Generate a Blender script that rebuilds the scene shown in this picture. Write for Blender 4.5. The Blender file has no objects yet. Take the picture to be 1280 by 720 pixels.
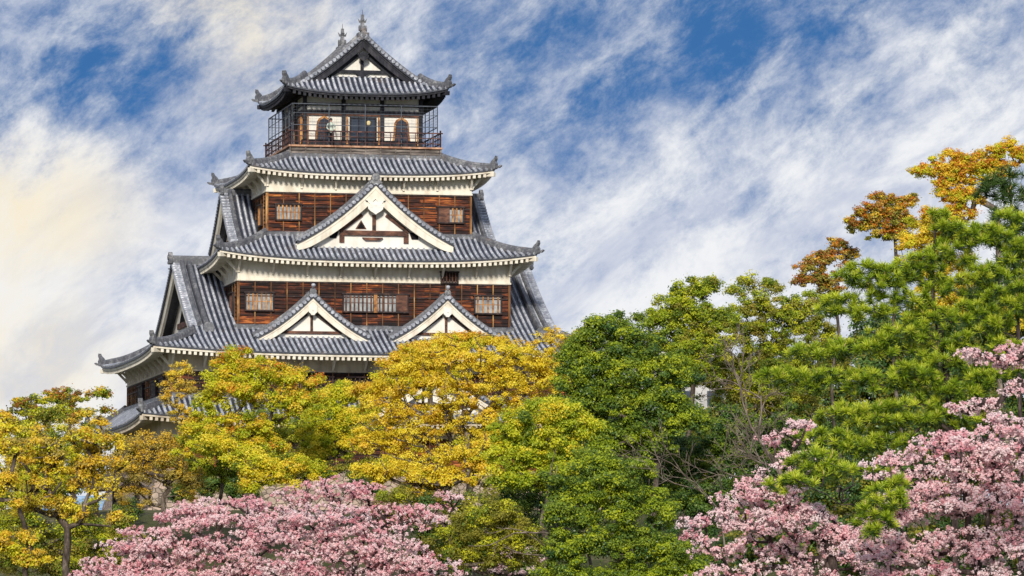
import bpy, math, random
import numpy as np
from mathutils import Vector
R = math.radians
rng = np.random.default_rng(7)
random.seed(7)
scene = bpy.context.scene
col = scene.collection

# ------------------------------------------------------------------ camera
FPX, PITCH, ZC = 6100.0, math.atan(440 / 6100.0), 1.7
cd = bpy.data.cameras.new('camera')
cam = bpy.data.objects.new('camera', cd)
col.objects.link(cam)
cd.sensor_width = 36.0
cd.lens = 36.0 * FPX / 1280.0
cd.clip_start, cd.clip_end = 1.0, 9000.0
cam.location = (0, 0, ZC)
cam.rotation_euler = (math.pi / 2 + PITCH, 0, 0)
scene.camera = cam

# ------------------------------------------------------------------ light
SUN_EL, SUN_AZ = 27.0, -3.0          # azimuth measured from behind the viewer towards the right
sd = bpy.data.lights.new('sun', 'SUN')
sun = bpy.data.objects.new('sun', sd)
col.objects.link(sun)
sd.energy = 3.9
sd.angle = R(8.0)
sd.color = (1.0, 0.93, 0.81)
S = Vector((math.sin(R(SUN_AZ)) * math.cos(R(SUN_EL)), -math.cos(R(SUN_AZ)) * math.cos(R(SUN_EL)), math.sin(R(SUN_EL))))
sun.rotation_euler = S.to_track_quat('Z', 'Y').to_euler()
sun.location = (60, -60, 120)

world = bpy.data.worlds.new('World')
scene.world = world
world.use_nodes = True
wt = world.node_tree
wt.nodes.clear()


class NT:
    """small helper for node trees"""
    def __init__(s, tree): s.t = tree
    def n(s, typ, **kw):
        nd = s.t.nodes.new(typ)
        for k, v in kw.items(): setattr(nd, k, v)
        return nd
    def put(s, sock, v):
        if hasattr(v, 'is_output') or isinstance(v, bpy.types.NodeSocket): s.t.links.new(v, sock)
        else: sock.default_value = v
    def math(s, op, a, b=None, c=None, clamp=False):
        nd = s.n('ShaderNodeMath', operation=op, use_clamp=clamp)
        for i, v in enumerate((a, b, c)):
            if v is not None: s.put(nd.inputs[i], v)
        return nd.outputs[0]
    def vmath(s, op, a, b=None):
        nd = s.n('ShaderNodeVectorMath', operation=op)
        s.put(nd.inputs[0], a)
        if b is not None: s.put(nd.inputs[1], b)
        return nd.outputs['Value'] if op in ('DOT_PRODUCT', 'LENGTH', 'DISTANCE') else nd.outputs[0]
    def noise(s, vec, scale, detail=2.0, rough=0.5, dist=0.0, out=0):
        nd = s.n('ShaderNodeTexNoise')
        if vec is not None: s.put(nd.inputs['Vector'], vec)
        nd.inputs['Scale'].default_value = scale
        nd.inputs['Detail'].default_value = detail
        nd.inputs['Roughness'].default_value = rough
        nd.inputs['Distortion'].default_value = dist
        return nd.outputs[out]
    def mapping(s, vec, loc=(0, 0, 0), rot=(0, 0, 0), scale=(1, 1, 1)):
        nd = s.n('ShaderNodeMapping')
        s.put(nd.inputs['Vector'], vec)
        nd.inputs['Location'].default_value = loc
        nd.inputs['Rotation'].default_value = rot
        nd.inputs['Scale'].default_value = scale
        return nd.outputs[0]
    def ramp(s, fac, stops, interp='LINEAR'):
        nd = s.n('ShaderNodeValToRGB')
        s.put(nd.inputs[0], fac)
        cr = nd.color_ramp
        cr.interpolation = interp
        while len(cr.elements) < len(stops): cr.elements.new(0.5)
        for e, (p, c) in zip(cr.elements, stops):
            e.position = p
            e.color = (*c, 1.0) if len(c) == 3 else c
        return nd.outputs[0]
    def mix(s, fac, a, b, blend='MIX'):
        nd = s.n('ShaderNodeMix', data_type='RGBA', blend_type=blend)
        s.put(nd.inputs[0], fac)
        for i, v in ((6, a), (7, b)):
            if isinstance(v, tuple) and len(v) == 3: v = (*v, 1.0)
            s.put(nd.inputs[i], v)
        return nd.outputs[2]
    def smooth(s, v, a, b, lo=0.0, hi=1.0):
        nd = s.n('ShaderNodeMapRange', interpolation_type='SMOOTHSTEP')
        s.put(nd.inputs[0], v)
        for i, x in enumerate((a, b, lo, hi)): nd.inputs[i + 1].default_value = x
        return nd.outputs[0]


def pixel_dir(x, y):
    fw = np.array([0, math.cos(PITCH), math.sin(PITCH)])
    up = np.array([0, -math.sin(PITCH), math.cos(PITCH)])
    d = fw + np.array([1.0, 0, 0]) * (x - 640) / FPX + up * (360 - y) / FPX
    return d


def at(x, y, dist):
    """point at photo pixel (x, y), dist metres from the viewer along the ground"""
    d = pixel_dir(x, y)
    return np.array([0, 0, ZC]) + d * dist / d[1]


w = NT(wt)
SKY_STRENGTH = 0.1
tc = w.n('ShaderNodeTexCoord').outputs['Generated']
sep = w.n('ShaderNodeSeparateXYZ'); wt.links.new(tc, sep.inputs[0])
# clear blue between the clouds: the sky's own colour from higher up in the dome
hi_dir = w.vmath('NORMALIZE', w.vmath('ADD', w.vmath('MULTIPLY', tc, (1, 1, 3.0)), (0, 0, 0.55)))
sky = w.n('ShaderNodeTexSky', sky_type='NISHITA', sun_disc=False)
sky.sun_elevation = R(SUN_EL)
sky.sun_rotation = math.pi - R(SUN_AZ)
sky.air_density, sky.dust_density, sky.ozone_density = 1.0, 0.4, 2.0
wt.links.new(hi_dir, sky.inputs[0])
blue = w.mix(1.0, sky.outputs[0], (0.55, 1.10, 1.50), 'MULTIPLY')
# clouds: streaks of wind-blown cirrus over larger soft banks
turn = w.mapping(tc, rot=(0, R(36), 0))      # wind direction: streaks climb to the right
v1 = w.mapping(turn, loc=(3.1, 0.4, 1.7), scale=(17, 17, 27))
warp = w.noise(w.mapping(tc, scale=(22, 22, 22)), 1.0, 3.0, 0.5, 0.0, out=1)
v1w = w.vmath('ADD', v1, w.vmath('MULTIPLY', w.vmath('SUBTRACT', warp, (0.5, 0.5, 0.5)), (1.3, 1.3, 1.3)))
n1 = w.noise(v1w, 1.0, 12.0, 0.66, 0.05)
n2 = w.noise(w.mapping(turn, loc=(5.3, 0, 2.2), scale=(62, 62, 105)), 1.0, 10.0, 0.70, 0.12)
n0 = w.noise(w.mapping(tc, loc=(1.2, 0, 7.9), scale=(16, 16, 16)), 1.0, 2.0, 0.5)
el = sep.outputs[2]
low = w.smooth(el, 0.035, 0.135, 0.17, 0.0)
dens0 = w.math('ADD', w.math('ADD', w.math('MULTIPLY', n1, 0.62), w.math('MULTIPLY', n2, 0.56)), w.math('MULTIPLY', n0, 0.16))
dens0 = w.math('ADD', dens0, low)
# the brighter bank of cloud lit warm at one side, and the clearer patch high above the trees
def lobe(x, y, r_px, flat=1.0):
    d = pixel_dir(x, y); d = d / np.linalg.norm(d)
    off = w.vmath('MULTIPLY', w.vmath('SUBTRACT', tc, tuple(d)), (1, 1, flat))
    return w.smooth(w.vmath('LENGTH', off), 0.0, r_px / FPX, 1.0, 0.0)
warm1 = lobe(10, 265, 235, 1.5)
warm2 = lobe(300, 10, 190, 1.0)
warm3 = lobe(20, 460, 230, 1.2)
clear = w.math('MAXIMUM', lobe(930, 40, 250, 1.6), w.math('MULTIPLY', lobe(620, 60, 190, 1.0), 0.75))
clear = w.math('MAXIMUM', clear, w.math('MULTIPLY', lobe(120, 60, 230, 1.4), 0.75))
clear = w.math('MAXIMUM', clear, w.math('MULTIPLY', lobe(700, 140, 200, 1.2), 0.5))
dens0 = w.math('ADD', dens0, w.math('MULTIPLY', warm1, 0.15))
dens0 = w.math('ADD', dens0, w.math('MULTIPLY', warm2, 0.08))
dens0 = w.math('ADD', dens0, w.math('MULTIPLY', warm3, 0.20))
dens0 = w.math('SUBTRACT', dens0, w.math('MULTIPLY', clear, 0.095))
dens = w.smooth(dens0, 0.49, 0.84)
shade = w.noise(w.mapping(turn, loc=(9, 0, 4), scale=(34, 34, 70)), 1.0, 6.0, 0.6, 0.4)
ccol = w.mix(w.smooth(shade, 0.36, 0.62), (5.4, 5.8, 6.9), (8.2, 8.3, 8.5))
warmth = w.math('MULTIPLY', w.math('MAXIMUM', warm1, w.math('MULTIPLY', w.math('MAXIMUM', warm2, warm3), 0.7)), w.smooth(n1, 0.30, 0.58, 0.25, 1.15), clamp=True)
ccol = w.mix(warmth, ccol, (8.7, 7.75, 5.95))
skycol = w.mix(dens, blue, ccol)
bg = w.n('ShaderNodeBackground'); bg.inputs['Strength'].default_value = SKY_STRENGTH
wt.links.new(skycol, bg.inputs['Color'])
wo = w.n('ShaderNodeOutputWorld'); wt.links.new(bg.outputs[0], wo.inputs[0])

vs = scene.view_settings
vs.view_transform = 'Standard'
vs.look = 'None'
vs.exposure = 0.12
vs.gamma = 1.0
vs.use_curve_mapping = False
scene.cycles.max_bounces = 6
scene.cycles.diffuse_bounces = 3
scene.cycles.transparent_max_bounces = 4


# ------------------------------------------------------------------ materials
MATS = {}
def material(name, fn):
    if name in MATS: return MATS[name]
    m = bpy.data.materials.new(name)
    m.use_nodes = True
    t = m.node_tree
    t.nodes.clear()
    k = NT(t)
    out = k.n('ShaderNodeOutputMaterial')
    sh = fn(k)
    t.links.new(sh, out.inputs[0])
    MATS[name] = m
    return m


def principled(k, color, rough=0.6, spec=0.4, metal=0.0, normal=None):
    p = k.n('ShaderNodeBsdfPrincipled')
    if isinstance(color, tuple): color = (*color[:3], 1.0)
    k.put(p.inputs['Base Color'], color)
    k.put(p.inputs['Roughness'], rough)
    p.inputs['Specular IOR Level'].default_value = spec
    p.inputs['Metallic'].default_value = metal
    if normal is not None: k.put(p.inputs['Normal'], normal)
    return p.outputs[0]


def bump(k, h, strength=0.4, dist=0.02):
    b = k.n('ShaderNodeBump')
    b.inputs['Strength'].default_value = strength
    b.inputs['Distance'].default_value = dist
    k.put(b.inputs['Height'], h)
    return b.outputs[0]


def objc(k): return k.n('ShaderNodeTexCoord').outputs['Object']


def m_tile(lo, mid, hi, rough):
    def fn(k):
        c = objc(k)
        a = k.noise(c, 1.1, 4, 0.6)
        b = k.noise(c, 7.0, 3, 0.6)
        f = k.math('ADD', k.math('MULTIPLY', a, 0.45), k.math('MULTIPLY', b, 0.55))
        colr = k.ramp(f, [(0.30, lo), (0.5, mid), (0.68, hi)])
        moss = k.smooth(k.noise(k.mapping(c, loc=(3, 7, 1)), 0.8, 5, 0.7), 0.58, 0.72)
        colr = k.mix(k.math('MULTIPLY', moss, 0.45), colr, (0.17, 0.115, 0.08))
        rowv = k.noise(k.mapping(c, scale=(2.6, 2.6, 0.3)), 1.0, 2, 0.5)
        colr = k.mix(k.smooth(rowv, 0.42, 0.66, 0.0, 0.45), colr, lo)
        return principled(k, colr, rough, 0.55, 0.0, bump(k, b, 0.5, 0.02))
    return fn
TILE = material('roof_tile', m_tile((0.11, 0.12, 0.15), (0.32, 0.335, 0.385), (0.66, 0.68, 0.73), 0.30))
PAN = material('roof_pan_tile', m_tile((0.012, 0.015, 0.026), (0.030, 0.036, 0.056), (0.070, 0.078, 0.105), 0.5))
RIDGE = material('ridge_tile', m_tile((0.045, 0.047, 0.058), (0.12, 0.123, 0.138), (0.34, 0.335, 0.33), 0.5))
OLDTILE = material('brown_tile', m_tile((0.05, 0.035, 0.03), (0.12, 0.085, 0.07), (0.22, 0.17, 0.15), 0.6))


def m_plaster(base, dirt):
    def fn(k):
        c = objc(k)
        a = k.noise(c, 0.9, 6, 0.65)
        st = k.noise(k.mapping(c, scale=(2.2, 2.2, 0.25)), 1.0, 5, 0.6)
        f = k.math('ADD', k.math('MULTIPLY', a, 0.5), k.math('MULTIPLY', st, 0.5))
        colr = k.ramp(f, [(0.37, dirt), (0.54, base), (0.7, tuple(min(1, x * 1.06) for x in base))])
        return principled(k, colr, 0.8, 0.2, 0.0, bump(k, k.noise(c, 6, 4, 0.6), 0.25, 0.02))
    return fn
PLASTER = material('cream_plaster', m_plaster((0.76, 0.71, 0.605), (0.56, 0.49, 0.39)))
PLASTER_OLD = material('weathered_plaster', m_plaster((0.62, 0.54, 0.42), (0.36, 0.30, 0.23)))
WHITE = material('white_plaster', m_plaster((0.80, 0.77, 0.71), (0.66, 0.62, 0.55)))


def m_boards(k):
    """charred cedar boards, worn through to orange wood in streaks"""
    c = objc(k)
    sp = k.n('ShaderNodeSeparateXYZ'); k.put(sp.inputs[0], c)
    row = k.math('FLOOR', k.math('DIVIDE', sp.outputs[2], 0.235))
    h = k.math('ADD', sp.outputs[0], sp.outputs[1])
    seg = k.math('FLOOR', k.math('DIVIDE', h, 0.97))
    cv = k.n('ShaderNodeCombineXYZ')
    k.put(cv.inputs[0], seg); k.put(cv.inputs[1], row)
    wn = k.n('ShaderNodeTexWhiteNoise', noise_dimensions='2D'); k.put(wn.inputs['Vector'], cv.outputs[0])
    cv2 = k.n('ShaderNodeCombineXYZ')
    k.put(cv2.inputs[0], k.math('MULTIPLY', h, 1.15)); k.put(cv2.inputs[1], k.math('MULTIPLY', row, 5.3)); k.put(cv2.inputs[2], k.math('MULTIPLY', sp.outputs[2], 11.0))
    st = k.noise(cv2.outputs[0], 1.0, 5, 0.62, 0.6)
    big = k.noise(k.mapping(c, scale=(0.24, 0.24, 0.42)), 1.0, 2, 0.5)
    low = k.smooth(sp.outputs[2], 0.0, 20.0)
    f = k.math('ADD', k.math('ADD', k.math('MULTIPLY', st, 0.62), k.math('MULTIPLY', wn.outputs[0], 0.13)), k.math('MULTIPLY', big, 0.42))
    colr = k.ramp(f, [(0.47, (0.009, 0.005, 0.006)), (0.58, (0.034, 0.013, 0.009)), (0.655, (0.125, 0.032, 0.014)), (0.735, (0.36, 0.105, 0.026)), (0.82, (0.74, 0.32, 0.085))])
    return principled(k, colr, 0.75, 0.25, 0.0, bump(k, st, 0.6, 0.02))
BOARDS = material('charred_boards', m_boards)


def m_wood(a, b, cc, sc=(3, 3, 1.2), rough=0.7):
    def fn(k):
        c = objc(k)
        st = k.noise(k.mapping(c, scale=sc), 1.0, 5, 0.65, 0.4)
        return principled(k, k.ramp(st, [(0.36, a), (0.52, b), (0.68, cc)]), rough, 0.3, 0.0, bump(k, st, 0.4, 0.01))
    return fn
BATTEN = material('worn_batten_wood', m_wood((0.05, 0.022, 0.012), (0.22, 0.10, 0.035), (0.62, 0.36, 0.13), (1.1, 1.1, 0.55)))
BLACKWOOD = material('black_timber', m_wood((0.008, 0.009, 0.014), (0.018, 0.019, 0.027), (0.05, 0.047, 0.055)))
DARKWOOD = material('dark_timber', m_wood((0.014, 0.010, 0.012), (0.035, 0.022, 0.022), (0.10, 0.055, 0.04)))
BEAM = material('red_brown_timber', m_wood((0.035, 0.018, 0.014), (0.11, 0.048, 0.032), (0.22, 0.10, 0.06), (1.5, 1.5, 3)))
ORANGE = material('orange_timber', m_wood((0.16, 0.06, 0.02), (0.42, 0.19, 0.06), (0.65, 0.36, 0.14), (2, 2, 2)))
RAILWOOD = material('railing_timber', m_wood((0.022, 0.012, 0.014), (0.065, 0.028, 0.026), (0.17, 0.075, 0.055), (2, 2, 2)))
GREYWOOD = material('weathered_grey_board', m_wood((0.06, 0.05, 0.045), (0.15, 0.125, 0.11), (0.28, 0.24, 0.21), (1.2, 1.2, 8)))
COPPER = material('edge_board', m_wood((0.20, 0.10, 0.06), (0.42, 0.23, 0.14), (0.60, 0.38, 0.26), (2, 2, 2)))
PANE = material('pale_window_pane', lambda k: principled(k, k.ramp(k.noise(k.mapping(objc(k), scale=(1.2, 1.2, 1.2)), 1.5, 3, 0.6), [(0.35, (0.15, 0.175, 0.20)), (0.65, (0.40, 0.42, 0.42))]), 0.35, 0.5))
GLASS = material('dark_window_glass', lambda k: principled(k, (0.035, 0.045, 0.065), 0.15, 0.6))
VOID = material('dark_opening', lambda k: principled(k, (0.012, 0.010, 0.012), 0.9, 0.1))
STEEL = material('grey_steel', lambda k: principled(k, k.ramp(k.noise(objc(k), 3, 3, 0.6), [(0.3, (0.03, 0.04, 0.06)), (0.7, (0.08, 0.095, 0.12))]), 0.5, 0.5))


def m_stone(k):
    c = objc(k)
    vo = k.n('ShaderNodeTexVoronoi', feature='F1'); k.put(vo.inputs['Vector'], k.mapping(c, scale=(1.0, 1.0, 1.35))); vo.inputs['Scale'].default_value = 2.4
    vd = k.n('ShaderNodeTexVoronoi', feature='DISTANCE_TO_EDGE'); k.put(vd.inputs['Vector'], k.mapping(c, scale=(1.0, 1.0, 1.35))); vd.inputs['Scale'].default_value = 2.4
    base = k.ramp(k.n('ShaderNodeSeparateColor').outputs[0], [(0, (0.3, 0.25, 0.2)), (1, (0.4, 0.3, 0.25))]) if False else None
    sc = k.n('ShaderNodeSeparateColor'); k.put(sc.inputs[0], vo.outputs['Color'])
    colr = k.ramp(sc.outputs[0], [(0.0, (0.28, 0.22, 0.175)), (0.5, (0.42, 0.33, 0.26)), (1.0, (0.50, 0.36, 0.29))])
    colr = k.mix(k.math('MULTIPLY', k.smooth(k.noise(c, 2.5, 6, 0.65), 0.4, 0.7), 0.5), colr, (0.20, 0.16, 0.13))
    gap = k.smooth(vd.outputs[0], 0.0, 0.07)
    colr = k.mix(gap, (0.15, 0.12, 0.09), colr)
    return principled(k, colr, 0.85, 0.2, 0.0, bump(k, gap, 0.8, 0.1))
STONE = material('stacked_stone', m_stone)


def m_ground(k):
    c = objc(k)
    f = k.noise(c, 0.12, 8, 0.65)
    g = k.noise(c, 2.0, 6, 0.7)
    colr = k.ramp(k.math('ADD', k.math('MULTIPLY', f, 0.6), k.math('MULTIPLY', g, 0.4)), [(0.36, (0.035, 0.05, 0.014)), (0.5, (0.07, 0.075, 0.025)), (0.62, (0.20, 0.15, 0.10))])
    return principled(k, colr, 0.9, 0.2, 0.0, bump(k, g, 0.6, 0.05))
GROUND = material('park_ground', m_ground)


def m_bark(a, b, cc):
    def fn(k):
        c = objc(k)
        n = k.noise(k.mapping(c, scale=(5, 5, 1.6)), 1.0, 6, 0.65)
        return principled(k, k.ramp(n, [(0.34, a), (0.5, b), (0.68, cc)]), 0.85, 0.2, 0.0, bump(k, n, 0.7, 0.03))
    return fn
BARK = material('grey_brown_bark', m_bark((0.030, 0.022, 0.018), (0.085, 0.065, 0.05), (0.22, 0.18, 0.15)))
BARK_PALE = material('pale_bark', m_bark((0.07, 0.055, 0.045), (0.16, 0.125, 0.10), (0.32, 0.26, 0.21)))
BARK_DARK = material('dark_bark', m_bark((0.014, 0.010, 0.010), (0.045, 0.032, 0.028), (0.12, 0.09, 0.08)))


def m_leaf(c1, c2, c3, trans=0.40, rough=0.5, spec=0.3):
    """leaf colour varies from clump to clump and from leaf to leaf (attribute tone, 0..1, set per leaf at random)"""
    def fn(k):
        at_ = k.n('ShaderNodeAttribute', attribute_name='tone')
        colr = k.ramp(at_.outputs['Fac'], [(0.08, c1), (0.5, c2), (0.92, c3)])
        p = principled(k, colr, rough, spec)
        tr = k.n('ShaderNodeBsdfTranslucent'); k.put(tr.inputs['Color'], colr)
        mx = k.n('ShaderNodeMixShader'); mx.inputs[0].default_value = trans
        k.put(mx.inputs[1], p); k.put(mx.inputs[2], tr.outputs[0])
        return mx.outputs[0]
    return fn
L_YELLOW = material('leaf_yellow', m_leaf((0.58, 0.45, 0.02), (0.9, 0.7, 0.035), (0.95, 0.83, 0.1)))
L_GOLD = material('leaf_gold', m_leaf((0.55, 0.36, 0.03), (0.85, 0.53, 0.04), (0.93, 0.68, 0.08)))
L_LIME = material('leaf_lime', m_leaf((0.34, 0.38, 0.016), (0.6, 0.61, 0.025), (0.8, 0.75, 0.045)))
L_GREEN = material('leaf_green', m_leaf((0.065, 0.125, 0.018), (0.175, 0.26, 0.025), (0.36, 0.44, 0.04)))
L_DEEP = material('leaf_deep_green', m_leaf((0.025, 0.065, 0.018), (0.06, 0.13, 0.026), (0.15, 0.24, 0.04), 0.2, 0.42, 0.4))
L_FRESH = material('leaf_fresh_green', m_leaf((0.2, 0.29, 0.016), (0.37, 0.46, 0.022), (0.6, 0.63, 0.04)))
L_ORANGE = material('leaf_orange', m_leaf((0.45, 0.125, 0.015), (0.688, 0.237, 0.025), (0.825, 0.375, 0.037)))
L_RUST = material('leaf_rust', m_leaf((0.25, 0.081, 0.025), (0.425, 0.163, 0.037), (0.575, 0.275, 0.05)))
L_OLIVE = material('leaf_olive', m_leaf((0.26, 0.2, 0.04), (0.5, 0.39, 0.08), (0.7, 0.56, 0.14)))
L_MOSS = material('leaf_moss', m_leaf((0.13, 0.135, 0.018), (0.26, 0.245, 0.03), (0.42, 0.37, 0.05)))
NEEDLE = material('pine_needle', m_leaf((0.06, 0.125, 0.012), (0.29, 0.42, 0.02), (0.72, 0.76, 0.07), 0.22, 0.45, 0.35))
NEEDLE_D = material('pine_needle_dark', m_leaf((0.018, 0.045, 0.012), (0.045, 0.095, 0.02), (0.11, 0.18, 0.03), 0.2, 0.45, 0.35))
BUD = material('pine_candle', lambda k: principled(k, (0.55, 0.40, 0.17), 0.7, 0.2))
P_PALE = material('blossom_pale', m_leaf((0.92, 0.62, 0.65), (0.96, 0.74, 0.76), (0.97, 0.86, 0.86), 0.45, 0.7, 0.1))
P_PINK = material('blossom_pink', m_leaf((0.9, 0.49, 0.53), (0.95, 0.64, 0.66), (0.96, 0.79, 0.79), 0.45, 0.7, 0.1))
P_ROSE = material('blossom_rose', m_leaf((0.76, 0.33, 0.39), (0.87, 0.46, 0.51), (0.93, 0.6, 0.63), 0.45, 0.7, 0.1))


# ------------------------------------------------------------------ mesh helpers
class MB:
    def __init__(s): s.v, s.f, s.m, s.s, s.n = [], [], [], [], 0
    def add(s, verts, faces, mat=0, smooth=False):
        verts = np.asarray(verts, float).reshape(-1, 3)
        s.v.append(verts)
        for fc in faces:
            s.f.append(tuple(int(i) + s.n for i in fc)); s.m.append(mat); s.s.append(smooth)
        s.n += len(verts)
    def box(s, x0, x1, y0, y1, z0, z1, mat=0):
        v = [(x, y, z) for z in (z0, z1) for y in (y0, y1) for x in (x0, x1)]
        s.add(v, [(0, 2, 3, 1), (4, 5, 7, 6), (0, 1, 5, 4), (2, 6, 7, 3), (0, 4, 6, 2), (1, 3, 7, 5)], mat)
    def grid(s, P, mat=0, smooth=False, flip=False):
        """P: (n, m, 3) array of points"""
        n, m = P.shape[:2]
        idx = np.arange(n * m).reshape(n, m)
        q = np.stack([idx[:-1, :-1], idx[1:, :-1], idx[1:, 1:], idx[:-1, 1:]], -1).reshape(-1, 4)
        if flip: q = q[:, ::-1]
        s.add(P.reshape(-1, 3), q, mat, smooth)
    def bar(s, a, b, w_, h_, mat=0, up=(0, 0, 1)):
        """rectangular bar from a to b"""
        a, b = np.asarray(a, float), np.asarray(b, float)
        t = b - a; t /= np.linalg.norm(t)
        u = np.cross(t, up); nu = np.linalg.norm(u)
        u = np.array([1.0, 0, 0]) if nu < 1e-6 else u / nu
        vv = np.cross(u, t)
        c = [(-1, -1), (1, -1), (1, 1), (-1, 1)]
        v = [p + u * i * w_ / 2 + vv * j * h_ / 2 for p in (a, b) for i, j in c]
        s.add(v, [(3, 2, 1, 0), (4, 5, 6, 7), (0, 1, 5, 4), (1, 2, 6, 5), (2, 3, 7, 6), (3, 0, 4, 7)], mat)
    def sweep(s, path, prof, side=None, mat=0, cap=True, smooth=False, scale=None):
        """sweep a closed profile [(u, v)] (u sideways, v up) along path"""
        path = np.asarray(path, float)
        T = np.gradient(path, axis=0); T /= np.linalg.norm(T, axis=1)[:, None]
        n = len(path); k = len(prof)
        rings = []
        for i in range(n):
            if side is None:
                u = np.cross(T[i], (0, 0, 1)); u /= max(np.linalg.norm(u), 1e-6)
            else: u = np.asarray(side, float)
            v = np.cross(u, T[i]); v /= np.linalg.norm(v)
            if v[2] < 0: v = -v
            sc = 1.0 if scale is None else scale[i]
            rings.append([path[i] + u * a * sc + v * b * sc for a, b in prof])
        V = np.array(rings).reshape(-1, 3)
        F = []
        for i in range(n - 1):
            for j in range(k):
                F.append((i * k + j, i * k + (j + 1) % k, (i + 1) * k + (j + 1) % k, (i + 1) * k + j))
        if cap: F += [tuple(range(k))[::-1], tuple((n - 1) * k + j for j in range(k))]
        s.add(V, F, mat, smooth)
    def extrude(s, poly, d0, d1, fn, mat=0):
        """poly: 2-D outline, fn(u, v, d) -> point; a plate between depths d0 and d1"""
        k = len(poly)
        V = [fn(u, v, d) for d in (d0, d1) for u, v in poly]
        F = [tuple(range(k))[::-1], tuple(range(k, 2 * k))] + [(i, (i + 1) % k, k + (i + 1) % k, k + i) for i in range(k)]
        s.add(V, F, mat)
    def tube(s, path, rad, sides=6, mat=0):
        path = np.asarray(path, float)
        rad = np.broadcast_to(np.asarray(rad, float), (len(path),))
        T = np.gradient(path, axis=0); T /= np.maximum(np.linalg.norm(T, axis=1)[:, None], 1e-9)
        ref = np.array([0.31, 0.84, 0.45])
        U = np.cross(T, ref); U /= np.maximum(np.linalg.norm(U, axis=1)[:, None], 1e-9)
        W_ = np.cross(T, U)
        a = np.linspace(0, 2 * np.pi, sides, endpoint=False)
        V = path[:, None] + rad[:, None, None] * (np.cos(a)[None, :, None] * U[:, None] + np.sin(a)[None, :, None] * W_[:, None])
        n = len(path)
        F = [(i * sides + j, i * sides + (j + 1) % sides, (i + 1) * sides + (j + 1) % sides, (i + 1) * sides + j) for i in range(n - 1) for j in range(sides)]
        F += [tuple(range(sides))[::-1], tuple((n - 1) * sides + j for j in range(sides))]
        s.add(V.reshape(-1, 3), F, mat, True)
    def build(s, name, mats, parent=None, loc=None):
        me = bpy.data.meshes.new(name)
        V = np.concatenate(s.v) if s.v else np.zeros((0, 3))
        me.from_pydata(V.tolist(), [], s.f)
        if not isinstance(mats, (list, tuple)): mats = [mats]
        for m in mats: me.materials.append(m)
        me.polygons.foreach_set('material_index', np.array(s.m, dtype=np.int32))
        me.polygons.foreach_set('use_smooth', np.array(s.s, dtype=bool))
        me.update()
        o = bpy.data.objects.new(name, me)
        col.objects.link(o)
        if parent is not None: o.parent = parent
        if loc is not None: o.location = loc
        return o


def leaf_mesh(name, V, mat_idx, tone, mats, parent, per=4):
    """V: (N, per, 3) - one polygon per leaf"""
    N = len(V)
    me = bpy.data.meshes.new(name)
    me.vertices.add(N * per); me.loops.add(N * per); me.polygons.add(N)
    me.vertices.foreach_set('co', V.reshape(-1).astype(np.float32))
    me.loops.foreach_set('vertex_index', np.arange(N * per, dtype=np.int32))
    me.polygons.foreach_set('loop_start', np.arange(0, N * per, per, dtype=np.int32))
    me.polygons.foreach_set('material_index', mat_idx.astype(np.int32))
    for m in mats: me.materials.append(m)
    a = me.attributes.new('tone', 'FLOAT', 'FACE')
    a.data.foreach_set('value', np.clip(tone, 0, 1).astype(np.float32))
    me.update(calc_edges=True)
    o = bpy.data.objects.new(name, me)
    col.objects.link(o)
    if parent is not None: o.parent = parent
    return o


def tag(o, label, cat, group=None, kind=None):
    o['label'] = label; o['category'] = cat
    if group: o['group'] = group
    if kind: o['kind'] = kind
    return o


def empty(name, loc, rz=0.0):
    o = bpy.data.objects.new(name, None)
    o.location = loc; o.rotation_euler = (0, 0, rz)
    o.empty_display_size = 0.5
    col.objects.link(o)
    return o


# ------------------------------------------------------------------ ground
def ground_height(x, y):
    """flat park rising to a low terrace in front of the keep"""
    d = np.hypot((x + 8) / 1.7, y - 306)
    t = np.clip(1 - (d - 32) / 55, 0, 1)
    return 9.0 * t * t * (3 - 2 * t)
g = MB()
xs = np.concatenate([np.linspace(-4000, -160, 14), np.linspace(-140, 140, 57), np.linspace(160, 4000, 14)])
ys = np.concatenate([np.linspace(-300, 60, 10), np.linspace(80, 420, 69), np.linspace(450, 7000, 16)])
GX, GY = np.meshgrid(xs, ys, indexing='ij')
g.grid(np.stack([GX, GY, ground_height(GX, GY)], -1), 0, True, flip=False)
go = g.build('ground', GROUND)
go['kind'] = 'structure'
# ------------------------------------------------------------------ the keep (local axes: X along the front, Y into the depth, Z up from the foot of its first storey)
KEEP_ROT = R(12)
KO = (-10.067, 305.715, 11.95)
keep = empty('castle_keep', KO, KEEP_ROT)
tag(keep, 'five-tiered castle keep with grey tiled roofs, cream plaster and dark timber walls above the trees', 'castle')
SIDES = ('F', 'B', 'L', 'R')


def mp(side, s, b, z):
    """s along the side, b outward from the keep's axis, z up"""
    s, b, z = np.broadcast_arrays(np.asarray(s, float), np.asarray(b, float), np.asarray(z, float))
    if side == 'F': return np.stack([s, -b, z], -1)
    if side == 'B': return np.stack([-s, b, z], -1)
    if side == 'L': return np.stack([-b, -s, z], -1)
    return np.stack([b, s, z], -1)


def svec(side):
    return {'F': np.array([1., 0, 0]), 'B': np.array([-1., 0, 0]), 'L': np.array([0, -1., 0]), 'R': np.array([0, 1., 0])}[side]


def ovec(side):
    return {'F': np.array([0, -1., 0]), 'B': np.array([0, 1., 0]), 'L': np.array([-1., 0, 0]), 'R': np.array([1., 0, 0])}[side]


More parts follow.
